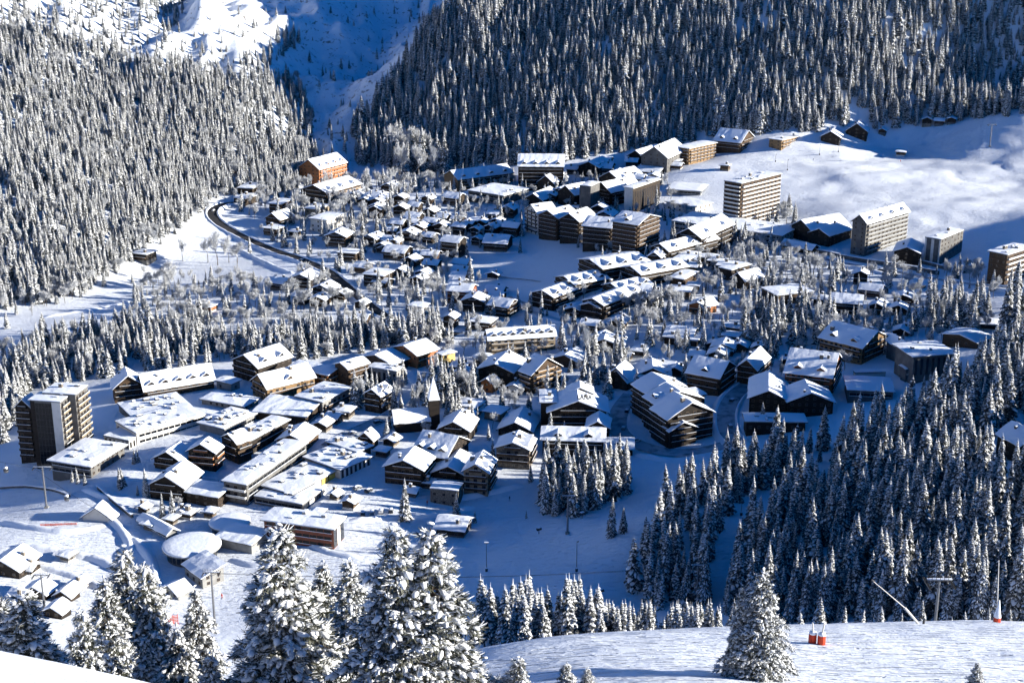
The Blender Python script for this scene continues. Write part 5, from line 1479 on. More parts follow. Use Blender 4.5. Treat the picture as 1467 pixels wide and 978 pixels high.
small('p', [(215, 760, 20, 10, 'f', CD), (245, 752, 16, 9, 'f'), (262, 742, 18, 10, 'g'), (300, 742, 16, 8, 'f'), (205, 735, 15, 8, 'g')], 'between covered walkway and round pavilions', rowname='hut')
small('p', [(40, 822, 26, 13, 'e'), (95, 805, 20, 10, 'f', CD), (110, 845, 24, 12, 'g'), (25, 862, 26, 12, 'e')], 'round the piste restaurant at lower left', rowname='hut')
small('p', [(455, 742, 18, 10, 'f', CD), (480, 716, 16, 9, 'g'), (590, 712, 18, 10, 'e'), (612, 700, 18, 10, 'f')], 'on the white bank below the shop podium', rowname='hut')
small('p', [(540, 590, 24, 14, 'e'), (560, 640, 22, 13, 'g'), (575, 612, 24, 13, 'e'), (548, 655, 20, 12, 'f')], 'between shop row and church')
# ------------------------------------------------------------------ round pavilions, church, lifts, roads and small things
def pxs(px, py):
    g = ground(px, py)
    return g, float(project(g.x, g.y, g.z)[2]) / FOC

def round_pavilion(px, py, rpx, lab, hh):
    g, s = pxs(px, py)
    r = rpx * s
    t = thing('round_pavilion', lab, 'pavilion', g, 0)
    b = MB(); b.lathe([(r * .84, -3), (r * .84, hh)], 'concrete_dark', 40)
    w = b.build('wall', t)
    for k in range(14):
        a = math.pi + math.pi * (k + .5) / 14
        m = MB(); m.box(-.75, .75, -.06, .02, .8, hh - .5, 'glass')
        m.build('window', t, loc=(r * .85 * math.cos(a), r * .85 * math.sin(a), 0), rotz=a + math.pi / 2)
    b = MB(); b.lathe([(r * .7, hh), (r, hh + .1), (r, hh + .5), (r * .7, hh + .7)], 'concrete', 48)
    ro = b.build('roof', t)
    b = MB(); b.lathe([(r * .99, hh + .48), (r * .99, hh + .85), (r * .93, hh + 1.1), (r * .6, hh + 1.3), (.3, hh + 1.4)], 'roof_snow', 48)
    b.build('snow_cover', ro, smooth=True)
    KEEPOUT.append((g.x, g.y, 1, 0, r, r))
round_pavilion(276, 796, 42, 'larger round pavilion with a disc of snow on its flat roof', 4.2)
round_pavilion(330, 760, 30, 'smaller round pavilion with snow disc partly in blue shade', 3.4)
round_pavilion(692, 522, 16, 'little round kiosk capped with snow left of the beige house', 4.0)

# church with its needle spire
g, s = pxs(622, 612)
ch = thing('church', 'church with slender pointed spire among spruces in the village centre', 'church', g, R(12))
b = MB(); b.box(-2.4, 2.4, -2.4, 2.4, -3, 44 * s, 'timber_black'); b.build('tower', ch)
b = MB()
zt = 44 * s
for k in range(4):
    a, c = [(-2.7, -2.7), (2.7, -2.7), (2.7, 2.7), (-2.7, 2.7)][k], [(2.7, -2.7), (2.7, 2.7), (-2.7, 2.7), (-2.7, -2.7)][k]
    b.face([(a[0], a[1], zt), (c[0], c[1], zt), (0, 0, zt + 34 * s)], 'roof_snow' if k in (0, 3) else 'metal_dark')
sp_ = b.build('spire', ch)
b = MB(); b.bar((0, 0, zt + 33 * s), (0, 0, zt + 41 * s), .10, .05, 'metal_dark'); b.box(-.7, .7, -.06, .06, zt + 37.5 * s, zt + 38 * s, 'metal_dark'); b.build('cross', sp_)
b = MB(); b.box(-8, 8, -5, 5, -3, 5, 'timber_black'); b.build('nave', ch, loc=(-10.6, 2, 0))
b = MB()
for sg_ in (-1, 1):
    v = [(-8, sg_ * 5, 5), (8, sg_ * 5, 5), (8, 0, 9), (-8, 0, 9)]
    b.face(v if sg_ < 0 else v[::-1], 'timber_black')
for x in (-8, 8):
    b.face([(x, -5, 5), (x, 5, 5), (x, 0, 9)], 'timber_black')
b.build('gable', ch, loc=(-10.6, 2, 0))
r_, s_ = gable_roof(16, 10, 5, 4, .8, .9, random.Random(4), .7)
ro_ = r_.build('roof', ch, loc=(-10.6, 2, .05))
s_.build('snow_cover', ro_)
KEEPOUT.append((g.x - 6, g.y + 1, 1, 0, 13, 8))

# the letters standing on the roof of the big black hotel
hot = BUILT['lana']
fn = bpy.data.curves.new('letters', 'FONT')
fn.body = 'LANA'
fn.size, fn.extrude, fn.align_x, fn.offset = 2.6, .15, 'CENTER', .07
tmp = bpy.data.objects.new('letters', fn)
COL.objects.link(tmp)
bpy.context.view_layer.update()
lm = bpy.data.meshes.new_from_object(tmp.evaluated_get(bpy.context.evaluated_depsgraph_get()))
bpy.data.objects.remove(tmp)
lm.materials.clear(); lm.materials.append(M['black'])
yw = hot.rotation_euler.z
wx_, wy_, h_, ri_ = DIM['lana']
best = None
for q in range(-100, 101):                     # standing on the front edge of the roof, right of its peak
    ly = wy_ / 2 * q / 100
    lx = -wx_ / 2 - .4
    X_, Y_ = hot.location.x + lx * math.cos(yw) - ly * math.sin(yw), hot.location.y + lx * math.sin(yw) + ly * math.cos(yw)
    zl = h_ + ri_ - ri_ / (wy_ / 2) * max(abs(ly) - 3.2, 0) + 1.3
    e_ = abs(float(project(X_, Y_, hot.location.z + zl)[0]) - 837.5)
    if best is None or e_ < best[0]:
        best = (e_, lx, ly, zl)
sg = put('roof_lettering', lm, hot, (best[1], best[2], best[3]))
sg.rotation_euler = (R(90), 0, R(-90))
b = MB(); b.bar((-2.9, -.2, 0), (2.9, -.2, 0), .07, .07, 'metal_dark')
for q in (-2.4, -.8, .8, 2.4):
    b.bar((q, -3.2, -.1), (q, 1.3, -.1), .05, .05, 'metal_dark')
b.build('sign_frame', sg)

# ---------------------------------------------------------------- lifts
def pylon(px, py, top, lab, t=None, arm=3.2, r=.45, along=0.0, group=None):
    if t is None:
        g, s = pxs(px, py); h = (py - top) * s / .95
    else:
        d = ray(px, top)
        x, y = d[0] * t, d[1] * t
        g = Vector((x, y, float(hz(x, y)))); h = CAM_Z + d[2] * t - g.z
    p = thing('lift_pylon', lab, 'lift pylon', g, along, group)
    b = MB(); b.bar((0, 0, -2), (0, 0, h), r, r * .7, 'metal', 10); b.build('mast', p)
    b = MB(); b.box(-r * 1.8, r * 1.8, -r * 1.8, r * 1.8, -2, .6, 'concrete'); b.build('footing', p)
    b = MB(); b.box(-arm, arm, -.18, .18, h - .2, h + .06, 'metal_dark'); b.box(-arm, arm, -.2, .2, h + .06, h + .2, 'roof_snow')
    a_ = b.build('cross_arm', p)
    b = MB()          # bracing and service platform
    b.bar((-arm, 0, h + .0), (0, 0, h - 1.5), .07, .07, 'metal_dark', 5); b.bar((arm, 0, h + .0), (0, 0, h - 1.5), .07, .07, 'metal_dark', 5)
    for zz in (.9, 1.5):
        b.box(-arm, arm, -.42, -.36, h + zz - .06, h + zz, 'metal_dark')
    for q in range(7):
        xx = -arm + 2 * arm * q / 6
        b.bar((xx, -.39, h + .2), (xx, -.39, h + 1.5), .04, .04, 'metal_dark', 4)
    b.build('railing', a_)
    for sg_ in (-1, 1):
        b = MB()
        b.box(sg_ * arm - .15, sg_ * arm + .15, -1.9, 1.9, h - .75, h - .5, 'metal_dark')
        for q in range(6):
            b.bar((sg_ * arm - .12, -1.65 + q * .66, h - .6), (sg_ * arm + .12, -1.65 + q * .66, h - .6), .26, .26, 'rubber', 10)
        b.build('sheave_battery', p)
    b = MB()
    for q in range(int(h / 1.2)):
        b.bar((r + .05, -.25, q * 1.2 + .6), (r + .05, .25, q * 1.2 + .6), .03, .03, 'metal_dark', 4)
    b.build('ladder', p)
    return p, g, h
py1, g1, h1 = pylon(67, 727, 667, 'thick lift pylon with cross arm on the blue snow at far left', arm=3.6)
py2, g2, h2 = pylon(308, 896, 815, 'tall grey lift pylon between the bottom left pines and the left big pine', arm=2.8)
py3, g3, h3 = pylon(64, 872, 820, 'grey lift pylon among the snowy huts at lower left', arm=2.6)
py4, g4, h4 = pylon(1346, 0, 830, 'lift pylon head rising from behind the crest of the near piste', t=215, arm=1.9, r=.28)
py5, g5, h5 = pylon(998, 866, 806, 'lift pylon at the edge of the spruces on the blue piste', arm=2.6)
py6, g6, h6 = pylon(813, 764, 708, 'dark lift pylon in front of the spruce grove on the blue piste', arm=2.4)
py7, g7, h7 = pylon(1418, 210, 180, 'thin lift pylon on the far sunlit slope', arm=3.2)

def cable(a, b_, lab, sag=1.5, r=.05):
    m = MB()
    a, b_ = Vector(a), Vector(b_)
    prev = a
    n = 12
    for k in range(1, n + 1):
        q = a.lerp(b_, k / n) - Vector((0, 0, sag * 4 * (k / n) * (1 - k / n)))
        m.bar(prev, q, r, r, 'cable', 5, False)
        prev = q
    return tag(m.build('lift_cable'), lab, 'cable')
for sg_, wd in ((-1, 'upper'), (1, 'lower')):
    cable(g2 + Vector((sg_ * 2.8, 0, h2 - .3)), g5 + Vector((sg_ * 2.6, 0, h5 - .3)), 'thin %s lift cable strung across the blue piste between two pylons' % wd, 3.0)
cable(g1 + Vector((-3.6, 0, h1 - .3)), P(-80, 640, 640), 'cable carrying the gondola cabins to the left edge', 1.0)
cable(g1 + Vector((-3.6, 0, h1 - .3)), P(160, 742, 560), 'cable carrying the gondola cabin down to the walkway', 1.0)

def gondola(pos, lab):
    t = thing('gondola_cabin', lab, 'gondola', pos, R(25), 'gondola cabins')
    b = MB(); b.lathe([(.7, 0), (1.0, .25), (1.05, 1.0), (1.0, 1.9), (.75, 2.25), (.3, 2.4)], 'metal', 10); b.build('body', t, smooth=True)
    b = MB(); b.lathe([(1.065, 1.0), (1.03, 1.8)], 'glass', 10); b.build('window', t)
    b = MB(); b.bar((0, 0, 2.4), (0, 0, 4.4), .07, .07, 'metal_dark'); b.build('hanger', t)
    b = MB(); b.lathe([(.9, 2.2), (.8, 2.5), (.2, 2.7)], 'roof_snow', 10); b.build('snow_cover', t, smooth=True)
q0, q1 = g1 + Vector((-3.6, 0, h1 - .3)), Vector(P(-80, 640, 640))
gondola(q0.lerp(q1, .30) - Vector((0, 0, 5.3)), 'gondola cabin with snow on top left of the thick pylon')
q1 = Vector(P(160, 742, 560))
gondola(q0.lerp(q1, .42) - Vector((0, 0, 5.4)), 'gondola cabin hanging low right of the thick pylon')

def pole(px, py, top, lab, lamp=False, pad=False):
    g, s = pxs(px, py)
    h = (py - top) * s / .95
    t = thing('snow_gun_mast' if not lamp else 'lamp_post', lab, 'mast' if not lamp else 'lamp post', g, 0)
    b = MB(); b.bar((0, 0, -1), (0, 0, h), .17, .10, 'metal', 8); b.build('pole', t)
    b = MB()
    if lamp:
        b.box(-.9, .9, -.25, .25, h, h + .3, 'metal'); b.box(-.9, .9, -.3, .3, h + .3, h + .55, 'roof_snow'); b.build('lamp_head', t)
    else:
        b.bar((0, 0, h), (.5, -.6, h + .5), .2, .28, 'metal', 8); b.build('nozzle', t)
    b = MB(); b.lathe([(.5, -1), (.5, 1.3), (.3, 1.5)], 'metal_dark', 8); b.build('foot_pad', t)
    b = MB(); b.lathe([(.52, 1.3), (.4, 1.65), (.1, 1.75)], 'roof_snow', 8); b.build('snow_cap', t)
pole(826, 818, 774, 'tall thin mast standing alone in the middle of the blue piste')
pole(697, 818, 776, 'lamp post on the left side of the blue piste', True)
pole(892, 746, 728, 'short mast beside the paired spruces right of the grove')
pole(1062, 738, 718, 'mast in the piste gap between the hillside spruces')
pole(1201, 218, 204, 'right mast of two at the top of the sunlit slope')
pole(1174, 222, 208, 'left mast of two at the top of the sunlit slope')
pole(1128, 244, 230, 'mast on the sunlit slope above the apartment tower')
pole(1111, 232, 222, 'short mast beside the taller one above the apartment tower')

def snow_gun(px, py, lab):
    g, s = pxs(px, py)
    t = thing('snow_gun', lab, 'snow gun', g, R(30))
    b = MB(); b.bar((0, 0, -.6), (0, 0, 1.5), .16, .12, 'metal_dark', 8); b.build('stand', t)
    b = MB(); b.bar((-.9, 0, 1.9), (.9, 0, 2.2), .6, .75, 'metal_dark', 12); b.build('barrel', t)
    b = MB(); b.box(-.8, .8, -.5, .5, 2.55, 2.9, 'roof_snow'); b.build('snow_cap', t)
snow_gun(772, 764, 'dark snow gun left of the grove on the blue piste')
snow_gun(861, 853, 'dark snow gun at the bottom of the blue piste')
snow_gun(834, 742, 'snow-covered gun on the hump below the grove')

# slanting snow lance, lance mast and red pads on the near crest
d = ray(1322, 893); p0 = ground(1320, 893, 90)
t = thing('snow_lance', 'long white snow lance slanting up left over the crest of the near piste', 'snow lance', p0, 0)
d1, d2 = ray(1294, 868), ray(1251, 832)
yy = p0.y
def atdepth(px, py, y):
    d = ray(px, py); k = y / d[1]
    return Vector((d[0] * k, y, CAM_Z + d[2] * k))
a, m_, e = Vector((0, 0, 0)), atdepth(1296, 870, yy) - p0, atdepth(1251, 832, yy) - p0
b = MB(); b.bar(a - Vector((0, 0, .4)), m_, .15, .14, 'frame_white', 10); b.build('base_tube', t)
b = MB(); b.bar(m_, e, .07, .04, 'frame_white', 8); b.build('boom', t)
b = MB(); b.bar(e, e + (e - m_).normalized() * .25, .13, .10, 'metal_dark', 8); b.build('nozzle', t)
b = MB(); b.bar((.25, 0, -.6), (.25, 0, .5), .14, .14, 'metal_dark', 8); b.build('stand', t)

p0 = ground(1428, 891, 90)
t = thing('lance_mast', 'upright white lance mast with snow cone and red foot pad on the crest', 'snow lance', p0, 0)
e = atdepth(1431, 802, p0.y) - p0
b = MB(); b.bar((0, 0, 0), e, .08, .05, 'frame_white', 8); b.build('mast', t)
b = MB(); b.lathe([(.42, -.4), (.42, .75), (.38, .8)], 'red_pad', 12); b.build('foot_pad', t)
b = MB(); b.lathe([(.44, .72), (.34, 1.2), (.2, 2.0), (.08, 2.9)], 'roof_snow', 10); b.build('snow_cone', t, smooth=True)
for px, py, lab in ((1163.5, 921, 'left'), (1176.5, 923, 'right')):
    p0 = ground(px, py, 85)
    s = float(project(p0.x, p0.y, p0.z)[2]) / FOC
    t = thing('padded_post', '%s one of two red padded posts with snow caps on the near piste' % lab, 'padded post', p0, R(10), 'red padded posts on the near piste')
    w, h = 5.6 * s, 16 * s
    b = MB(); b.lathe([(w, -.3), (w * 1.04, h * .5), (w, h)], 'red_pad', 12); b.build('pad', t, smooth=False)
    b = MB(); b.lathe([(w * 1.02, h), (w * .9, h * 1.15), (w * .3, h * 1.25)], 'roof_snow', 12); b.build('snow_cap', t, smooth=True)
    b = MB(); b.bar((0, 0, h), (.15 if lab == 'right' else -.1, 0, h * 2.1), .09, .07, 'frame_white', 8); b.build('post', t)

def net(px, py, wpx, hpx, lab, turn, n=4):
    g, s = pxs(px, py)
    L, h = wpx * s, hpx * s
    t = thing('safety_net', lab, 'safety net', g, turn)
    for k in range(n + 1):
        b = MB(); b.bar((L * (k / n - .5), 0, -.5), (L * (k / n - .5), 0, h * 1.1), .10, .08, 'red_pad', 6); b.build('post', t)
    b = MB()
    for k in range(6):
        z = h * (k + .5) / 6
        b.box(-L / 2, L / 2, -.03, .03, z - h * .045, z + h * .045, 'net_red')
    b.build('netting', t)
net(242, 894, 26, 14, 'red safety netting beside the slender pine at lower left', R(12))
net(168, 927, 19, 16, 'red safety netting with posts behind the bottom left pines', R(-20), 3)
net(148, 938, 12, 9, 'short red netting left of the larger one behind the bottom left pines', R(30), 2)
net(84, 752, 50, 3, 'dark red fence line on the lower left piste', R(5), 7)

# parked cars under snow
def car(px, py, turn, paint, lab):
    g, s = pxs(px, py)
    t = thing('parked_car', lab, 'car', g, turn, 'cars parked in the snow')
    b = MB()
    prof = [(-2.1, .35), (2.1, .35), (2.15, .75), (1.1, .95), (.55, 1.45), (-1.4, 1.5), (-2.05, 1.0)]
    v = [(p[0], -.85, p[1]) for p in prof] + [(p[0], .85, p[1]) for p in prof]
    n = len(prof)
    b.mesh(v, [tuple(range(n)), tuple(range(n, 2 * n))[::-1]] + [((i + 1) % n, i, n + i, n + (i + 1) % n) for i in range(n)], paint)
    b.build('body', t)
    for x in (-1.3, 1.35):
        for y in (-.85, .85):
            b = MB(); b.bar((x, y - .1, .33), (x, y + .1, .33), .34, .34, 'rubber', 12); w = b.build('wheel', t)
            b = MB(); b.bar((x, y - .12, .33), (x, y + .12, .33), .18, .18, 'metal', 10); b.build('rim', w)
    for y in (-.87, .87):
        b = MB(); b.face([(-1.3, y, 1.0), (.7, y, 1.0), (.45, y, 1.38), (-1.2, y, 1.40)], 'glass'); b.build('side_window', t)
    b = MB(); b.face([(1.08, -.7, 1.0), (1.08, .7, 1.0), (.62, .66, 1.42), (.62, -.66, 1.42)], 'glass'); b.build('windscreen', t)
    for y in (-.6, .6):
        b = MB(); b.box(2.1, 2.16, y - .15, y + .15, .6, .75, 'frame_white'); b.build('headlight', t)
    b = MB()
    snow_sheet(b, -1.5, .7, [(-.8, 1.5, .2), (-.3, 1.5, .3), (.3, 1.5, .3), (.8, 1.5, .2)], random.Random(int(px)), .6, .05)
    snow_sheet(b, 1.15, 2.1, [(-.75, .92, .15), (0, .95, .2), (.75, .92, .15)], random.Random(int(py)), .5, .03)
    b.build('snow_cover', t)
for k, (px, py, a, paint, lab) in enumerate([
        (520, 737, 95, 'car_dark', 'dark snow-topped car at the left end of the row by the blue piste'),
        (533, 736, 92, 'car_grey', 'grey snow-topped car, second in the row by the blue piste'),
        (546, 734, 88, 'car_white', 'pale snow-topped car, third in the row by the blue piste'),
        (560, 733, 93, 'car_dark', 'dark snow-topped car at the right end of the row by the blue piste'),
        (512, 700, 50, 'car_grey', 'grey car under snow behind the little wooden hut in the car park'),
        (528, 704, 60, 'car_dark', 'dark car under snow beside the wooden hut in the car park'),
        (898, 590, 80, 'car_dark', 'dark car on the blue side street right of the lettered hotel'),
        (1049, 575, 60, 'car_dark', 'dark car driving on the winding packed-snow road'), (1046, 612, 95, 'car_grey', 'grey car parked at the lower end of the winding road'), (912, 632, 20, 'car_white', 'pale car at the junction below the lettered hotel'), (893, 615, 80, 'car_grey', 'grey car on the side street left of the dark fork hotel'), (432, 374, 150, 'car_dark', 'dark car on the middle stretch of the black road'), (1262, 388, 165, 'car_dark', 'dark car on the road below the shaded slope'), (1330, 400, 165, 'car_white', 'pale car on the road below the shaded slope'), (505, 622, 35, 'car_grey', 'grey car on the lane by the small gable house'), (541, 606, 35, 'car_dark', 'dark car on the lane by the church square'), (498, 712, 60, 'car_white', 'pale snow-covered car next to the shop podium'),
        (306, 303, 75, 'car_white', 'pale car rounding the bend of the black road')]):
    car(px, py, R(a), paint, lab)

# people on the snow
def person(px, py, lab, cloth, tmin=200, turn=0.0):
    g = ground(px, py, tmin)
    t = thing('person', lab, 'person', g, turn)
    V = [(0, 0, .98), (0, 0, 1.25), (0, 0, 1.45), (0, .02, 1.58), (-.12, 0, .92), (-.15, -.06, .5), (-.16, 0, .06), (-.16, -.14, .04), (.12, 0, .92), (.15, -.06, .5), (.16, 0, .06), (.16, -.14, .04),
         (-.22, 0, 1.42), (-.30, -.03, 1.15), (-.28, -.24, 1.0), (.22, 0, 1.42), (.30, -.03, 1.15), (.28, -.24, 1.0), (0, 0, 1.66)]
    E = [(0, 1), (1, 2), (2, 3), (0, 4), (4, 5), (5, 6), (6, 7), (0, 8), (8, 9), (9, 10), (10, 11), (2, 12), (12, 13), (13, 14), (2, 15), (15, 16), (16, 17), (3, 18)]
    rad = [.17, .18, .17, .07, .11, .085, .06, .055, .11, .085, .06, .055, .085, .065, .05, .085, .065, .05, .08]
    me = bpy.data.meshes.new('body')
    me.from_pydata(V, E, [])
    me.materials.append(M[cloth])
    o = put('body', me, t)
    sk = o.modifiers.new('skin', 'SKIN')
    for i, r_ in enumerate(rad):
        me.skin_vertices[0].data[i].radius = (r_, r_)
    me.skin_vertices[0].data[0].use_root = True
    o.modifiers.new('sub', 'SUBSURF').levels = 1
    b = MB(); b.lathe([(.03, 1.60), (.085, 1.66), (.10, 1.74), (.085, 1.83), (.03, 1.88)], 'skin', 10); b.build('face', t, smooth=True)
    b = MB(); b.lathe([(.105, 1.75), (.11, 1.80), (.09, 1.88), (.03, 1.92)], cloth, 10); b.build('helmet', t, smooth=True)
    for x in (-.16, .16):
        b = MB(); b.box(x - .05, x + .05, -.95, .75, .0, .03, 'metal_dark'); b.build('ski', t)
person(303, 917, 'person in dark clothes standing on skis below the tall grey pylon', 'cloth_blue')
person(318, 856, 'person in a red jacket on skis right of the tall grey pylon', 'cloth_red')
person(1165, 230, 'skier in dark clothes on the upper sunlit slope', 'cloth_blue')
person(1290, 232, 'skier in a red jacket beside the far hut on the sunlit slope', 'cloth_red')
person(730, 716, 'skier in dark clothes at the top edge of the blue piste', 'cloth_blue')
person(612, 722, 'skier in a red jacket on the white bank in front of the hotels', 'cloth_red')

# ---------------------------------------------------------------- roads
def dense(path, step=3.0):
    pts = [ground(*p) for p in path]
    out = []
    for i in range(len(pts) - 1):
        p0, p1, p2, p3 = pts[max(i - 1, 0)], pts[i], pts[i + 1], pts[min(i + 2, len(pts) - 1)]
        n = max(1, int((p2 - p1).length / step))
        for k in range(n):
            t = k / n
            out.append(.5 * ((2 * p1) + (p2 - p0) * t + (2 * p0 - 5 * p1 + 4 * p2 - p3) * t * t + (3 * p1 - p0 - 3 * p2 + p3) * t ** 3))
    out.append(pts[-1])
    return out
def road(name, path, width, mname, bank=True, lift=.18):
    pts = dense(path)
    b, bk = MB(), MB()
    n = len(pts)
    rows, bl, br = [], [], []
    rnd = random.Random(n)
    for i, p in enumerate(pts):
        d = (pts[min(i + 1, n - 1)] - pts[max(i - 1, 0)])
        d.z = 0
        d.normalize()
        s = Vector((-d.y, d.x, 0))
        z = max(float(hz(p.x + s.x * k, p.y + s.y * k)) for k in (-width / 2, 0, width / 2)) + lift
        rows.append([Vector((p.x, p.y, 0)) + s * k + Vector((0, 0, z)) for k in (-width / 2, 0, width / 2)] )
        for lst, sg_ in ((bl, -1), (br, 1)):
            w = width / 2
            hh = rnd.uniform(.5, 1.1)
            lst.append([Vector((p.x, p.y, 0)) + s * (sg_ * (w + k)) + Vector((0, 0, zz)) for k, zz in ((-.1, z - .02), (.5, z + hh), (1.3, z + hh * .8), (3.2, z - 1.2))])
        KEEPOUT.append((p.x, p.y, d.x, d.y, 1.6, width / 2 + .6))
    for src, tgt, mm in ((rows, b, mname), (bl, bk, 'snow'), (br, bk, 'snow')):
        m_ = len(src[0])
        vs = [q for r_ in src for q in r_]
        tgt.mesh(vs, [(i * m_ + j, i * m_ + j + 1, (i + 1) * m_ + j + 1, (i + 1) * m_ + j) for i in range(n - 1) for j in range(m_ - 1)], mm)
    o = tag(b.build(name), kind='structure')
    if bank:
        tag(bk.build('snow_bank', smooth=True), kind='structure')
M['packed'] = mat('packed_snow', (0.42, 0.46, 0.52), 0.8, noise=(0.25, (0.16, 0.17, 0.19), 0.45, 0.7))
road('road', [(352, 291), (330, 292), (314, 296), (304, 304), (308, 315), (330, 330), (365, 348), (400, 362), (436, 374), (464, 386), (488, 404), (512, 424), (540, 446), (575, 463), (612, 473), (655, 480)], 7.5, 'asphalt')
road('road', [(1085, 545), (1066, 556), (1050, 570), (1041, 588), (1040, 606), (1044, 622), (1056, 634)], 8.5, 'packed')
road('road', [(905, 565), (890, 585), (884, 605), (890, 622), (915, 637), (960, 648), (1010, 646), (1056, 634)], 9, 'packed', False)
road('road', [(1120, 352), (1180, 372), (1240, 384), (1300, 394), (1360, 404), (1420, 412), (1480, 418)], 8, 'packed')
road('road', [(470, 640), (500, 622), (535, 606), (560, 595)], 8, 'packed', False)
road('road', [(740, 432), (790, 446), (835, 458), (880, 470)], 5, 'packed')
road('path', [(698, 392), (720, 397), (745, 400), (775, 404)], 2.0, 'packed', False)

# retaining walls along the road below the shaded slope
def wall_run(path, h, lab):
    pts = dense(path, 5)
    b, c = MB(), MB()
    for p, q in zip(pts[:-1], pts[1:]):
        d = (q - p); d.z = 0; d.normalize()
        s = Vector((-d.y, d.x, 0)) * .35
        zp, zq = float(hz(p.x, p.y)), float(hz(q.x, q.y))
        for bb, lo, hi, k, mm in ((b, -2, h, 1, 'concrete_dark'), (c, h, h + .4, 1.3, 'roof_snow')):
            v = []
            for (e, z) in ((p, zp), (q, zq)):
                for sg_ in (-1, 1):
                    v += [Vector((e.x, e.y, z + lo)) + s * sg_ * k, Vector((e.x, e.y, z + hi)) + s * sg_ * k]
            bb.mesh(v, [(0, 4, 5, 1), (2, 3, 7, 6), (1, 5, 7, 3)], mm)
    t = thing('retaining_wall', lab, 'wall', pts[0], 0)
    for bb, nm in ((b, 'wall'), (c, 'snow_cover')):
        o = bb.build(nm, t, loc=-pts[0])
wall_run([(1165, 362), (1225, 374), (1290, 384), (1345, 394)], 2.6, 'long dark retaining wall above the road below the shaded slope')
wall_run([(1290, 372), (1330, 380), (1362, 388)], 2.2, 'short dark retaining wall in front of the white-striped block')
wall_run([(140, 700), (165, 722), (190, 742)], 1.4, 'snowy parapet curving down to the covered walkway at lower left')
wall_run([(0, 700), (36, 698), (70, 702), (100, 712)], 1.0, 'low snow-topped wall on the blue snow left of the slab hotel annex')

def berm(path, h, w):
    pts = dense(path, 2.0)
    b = MB()
    rnd = random.Random(len(pts))
    rows = []
    n = len(pts)
    for i, p in enumerate(pts):
        d = (pts[min(i + 1, n - 1)] - pts[max(i - 1, 0)]); d.z = 0; d.normalize()
        s = Vector((-d.y, d.x, 0))
        hh = h * rnd.uniform(.7, 1.2) * min(1, i / 3, (n - 1 - i) / 3)
        rows.append([Vector((p.x, p.y, 0)) + s * (k * w) + Vector((0, 0, float(hz(p.x + s.x * k * w, p.y + s.y * k * w)) + z)) for k, z in ((-1, -.3), (-.5, hh * .6), (-.1, hh), (.3, hh * .85), (1, -.3))])
    vs = [q for r_ in rows for q in r_]
    b.mesh(vs, [(i * 5 + j, i * 5 + j + 1, (i + 1) * 5 + j + 1, (i + 1) * 5 + j) for i in range(n - 1) for j in range(4)], 'snow')
    tag(b.build('snow_bank', smooth=True), kind='structure')
for pth, h_, w_ in [
        ([(0, 748), (50, 756), (100, 762), (150, 752)], 1.6, 2.6), ([(20, 782), (80, 790), (140, 802), (180, 822)], 1.8, 3.0), ([(150, 735), (175, 760), (190, 790)], 1.5, 2.4),
        ([(0, 800), (60, 812), (120, 830), (160, 850)], 1.5, 2.6), ([(190, 770), (215, 800), (225, 840)], 1.6, 2.6), ([(120, 700), (150, 712), (200, 716), (240, 722)], 1.3, 2.2),
        ([(330, 800), (370, 810), (400, 800)], 1.4, 2.4), ([(500, 745), (560, 742), (620, 738), (680, 725)], 1.3, 2.4), ([(640, 716), (700, 706), (750, 694)], 1.5, 2.6),
        ([(910, 650), (960, 660), (1020, 652), (1060, 640)], 1.6, 2.6), ([(430, 770), (470, 790), (520, 800)], 1.2, 2.4), ([(700, 446), (760, 452), (820, 468)], 1.2, 2.0),
        ([(1090, 610), (1120, 606), (1160, 606)], 1.2, 2.2), ([(240, 330), (330, 352), (420, 392)], 1.2, 2.4), ([(60, 455), (150, 440), (240, 420)], 1.0, 3.0)]:
    berm(pth, h_, w_)
# ------------------------------------------------------------------ plant the trees
_keepouts = globals().get('KEEPOUT', [])
def free(x, y, m=1.5):
    for (cx, cy, ca, sa, hx, hy) in _keepouts:
        dx, dy = x - cx, y - cy
        if abs(dx * ca + dy * sa) < hx + m and abs(-dx * sa + dy * ca) < hy + m:
            return False
    return True
spruces = [s for s in spruces if s[3].startswith('label:') or free(s[0], s[1])]
frosts = [s for s in frosts if s[3].startswith('label:') or free(s[0], s[1])]

def sizes(lst):
    A = np.array([(s[0], s[1], s[2]) for s in lst])
    z = hz(A[:, 0], A[:, 1])
    px, py, d = project(A[:, 0], A[:, 1], z + A[:, 2] * .55)
    size = A[:, 2] / d * FOC
    seen = (px > -5) & (px < CW + 5) & (py > -10) & (py < CH + 10)
    # hidden by the ground in between?
    pt = np.stack([A[:, 0], A[:, 1], z + A[:, 2] * .8], -1)
    for f in np.linspace(.08, .97, 60):
        seen &= ~(CAM_Z + (pt[:, 2] - CAM_Z) * f < hz(pt[:, 0] * f, pt[:, 1] * f) - .5)
    return z, np.where(seen, size, 0)

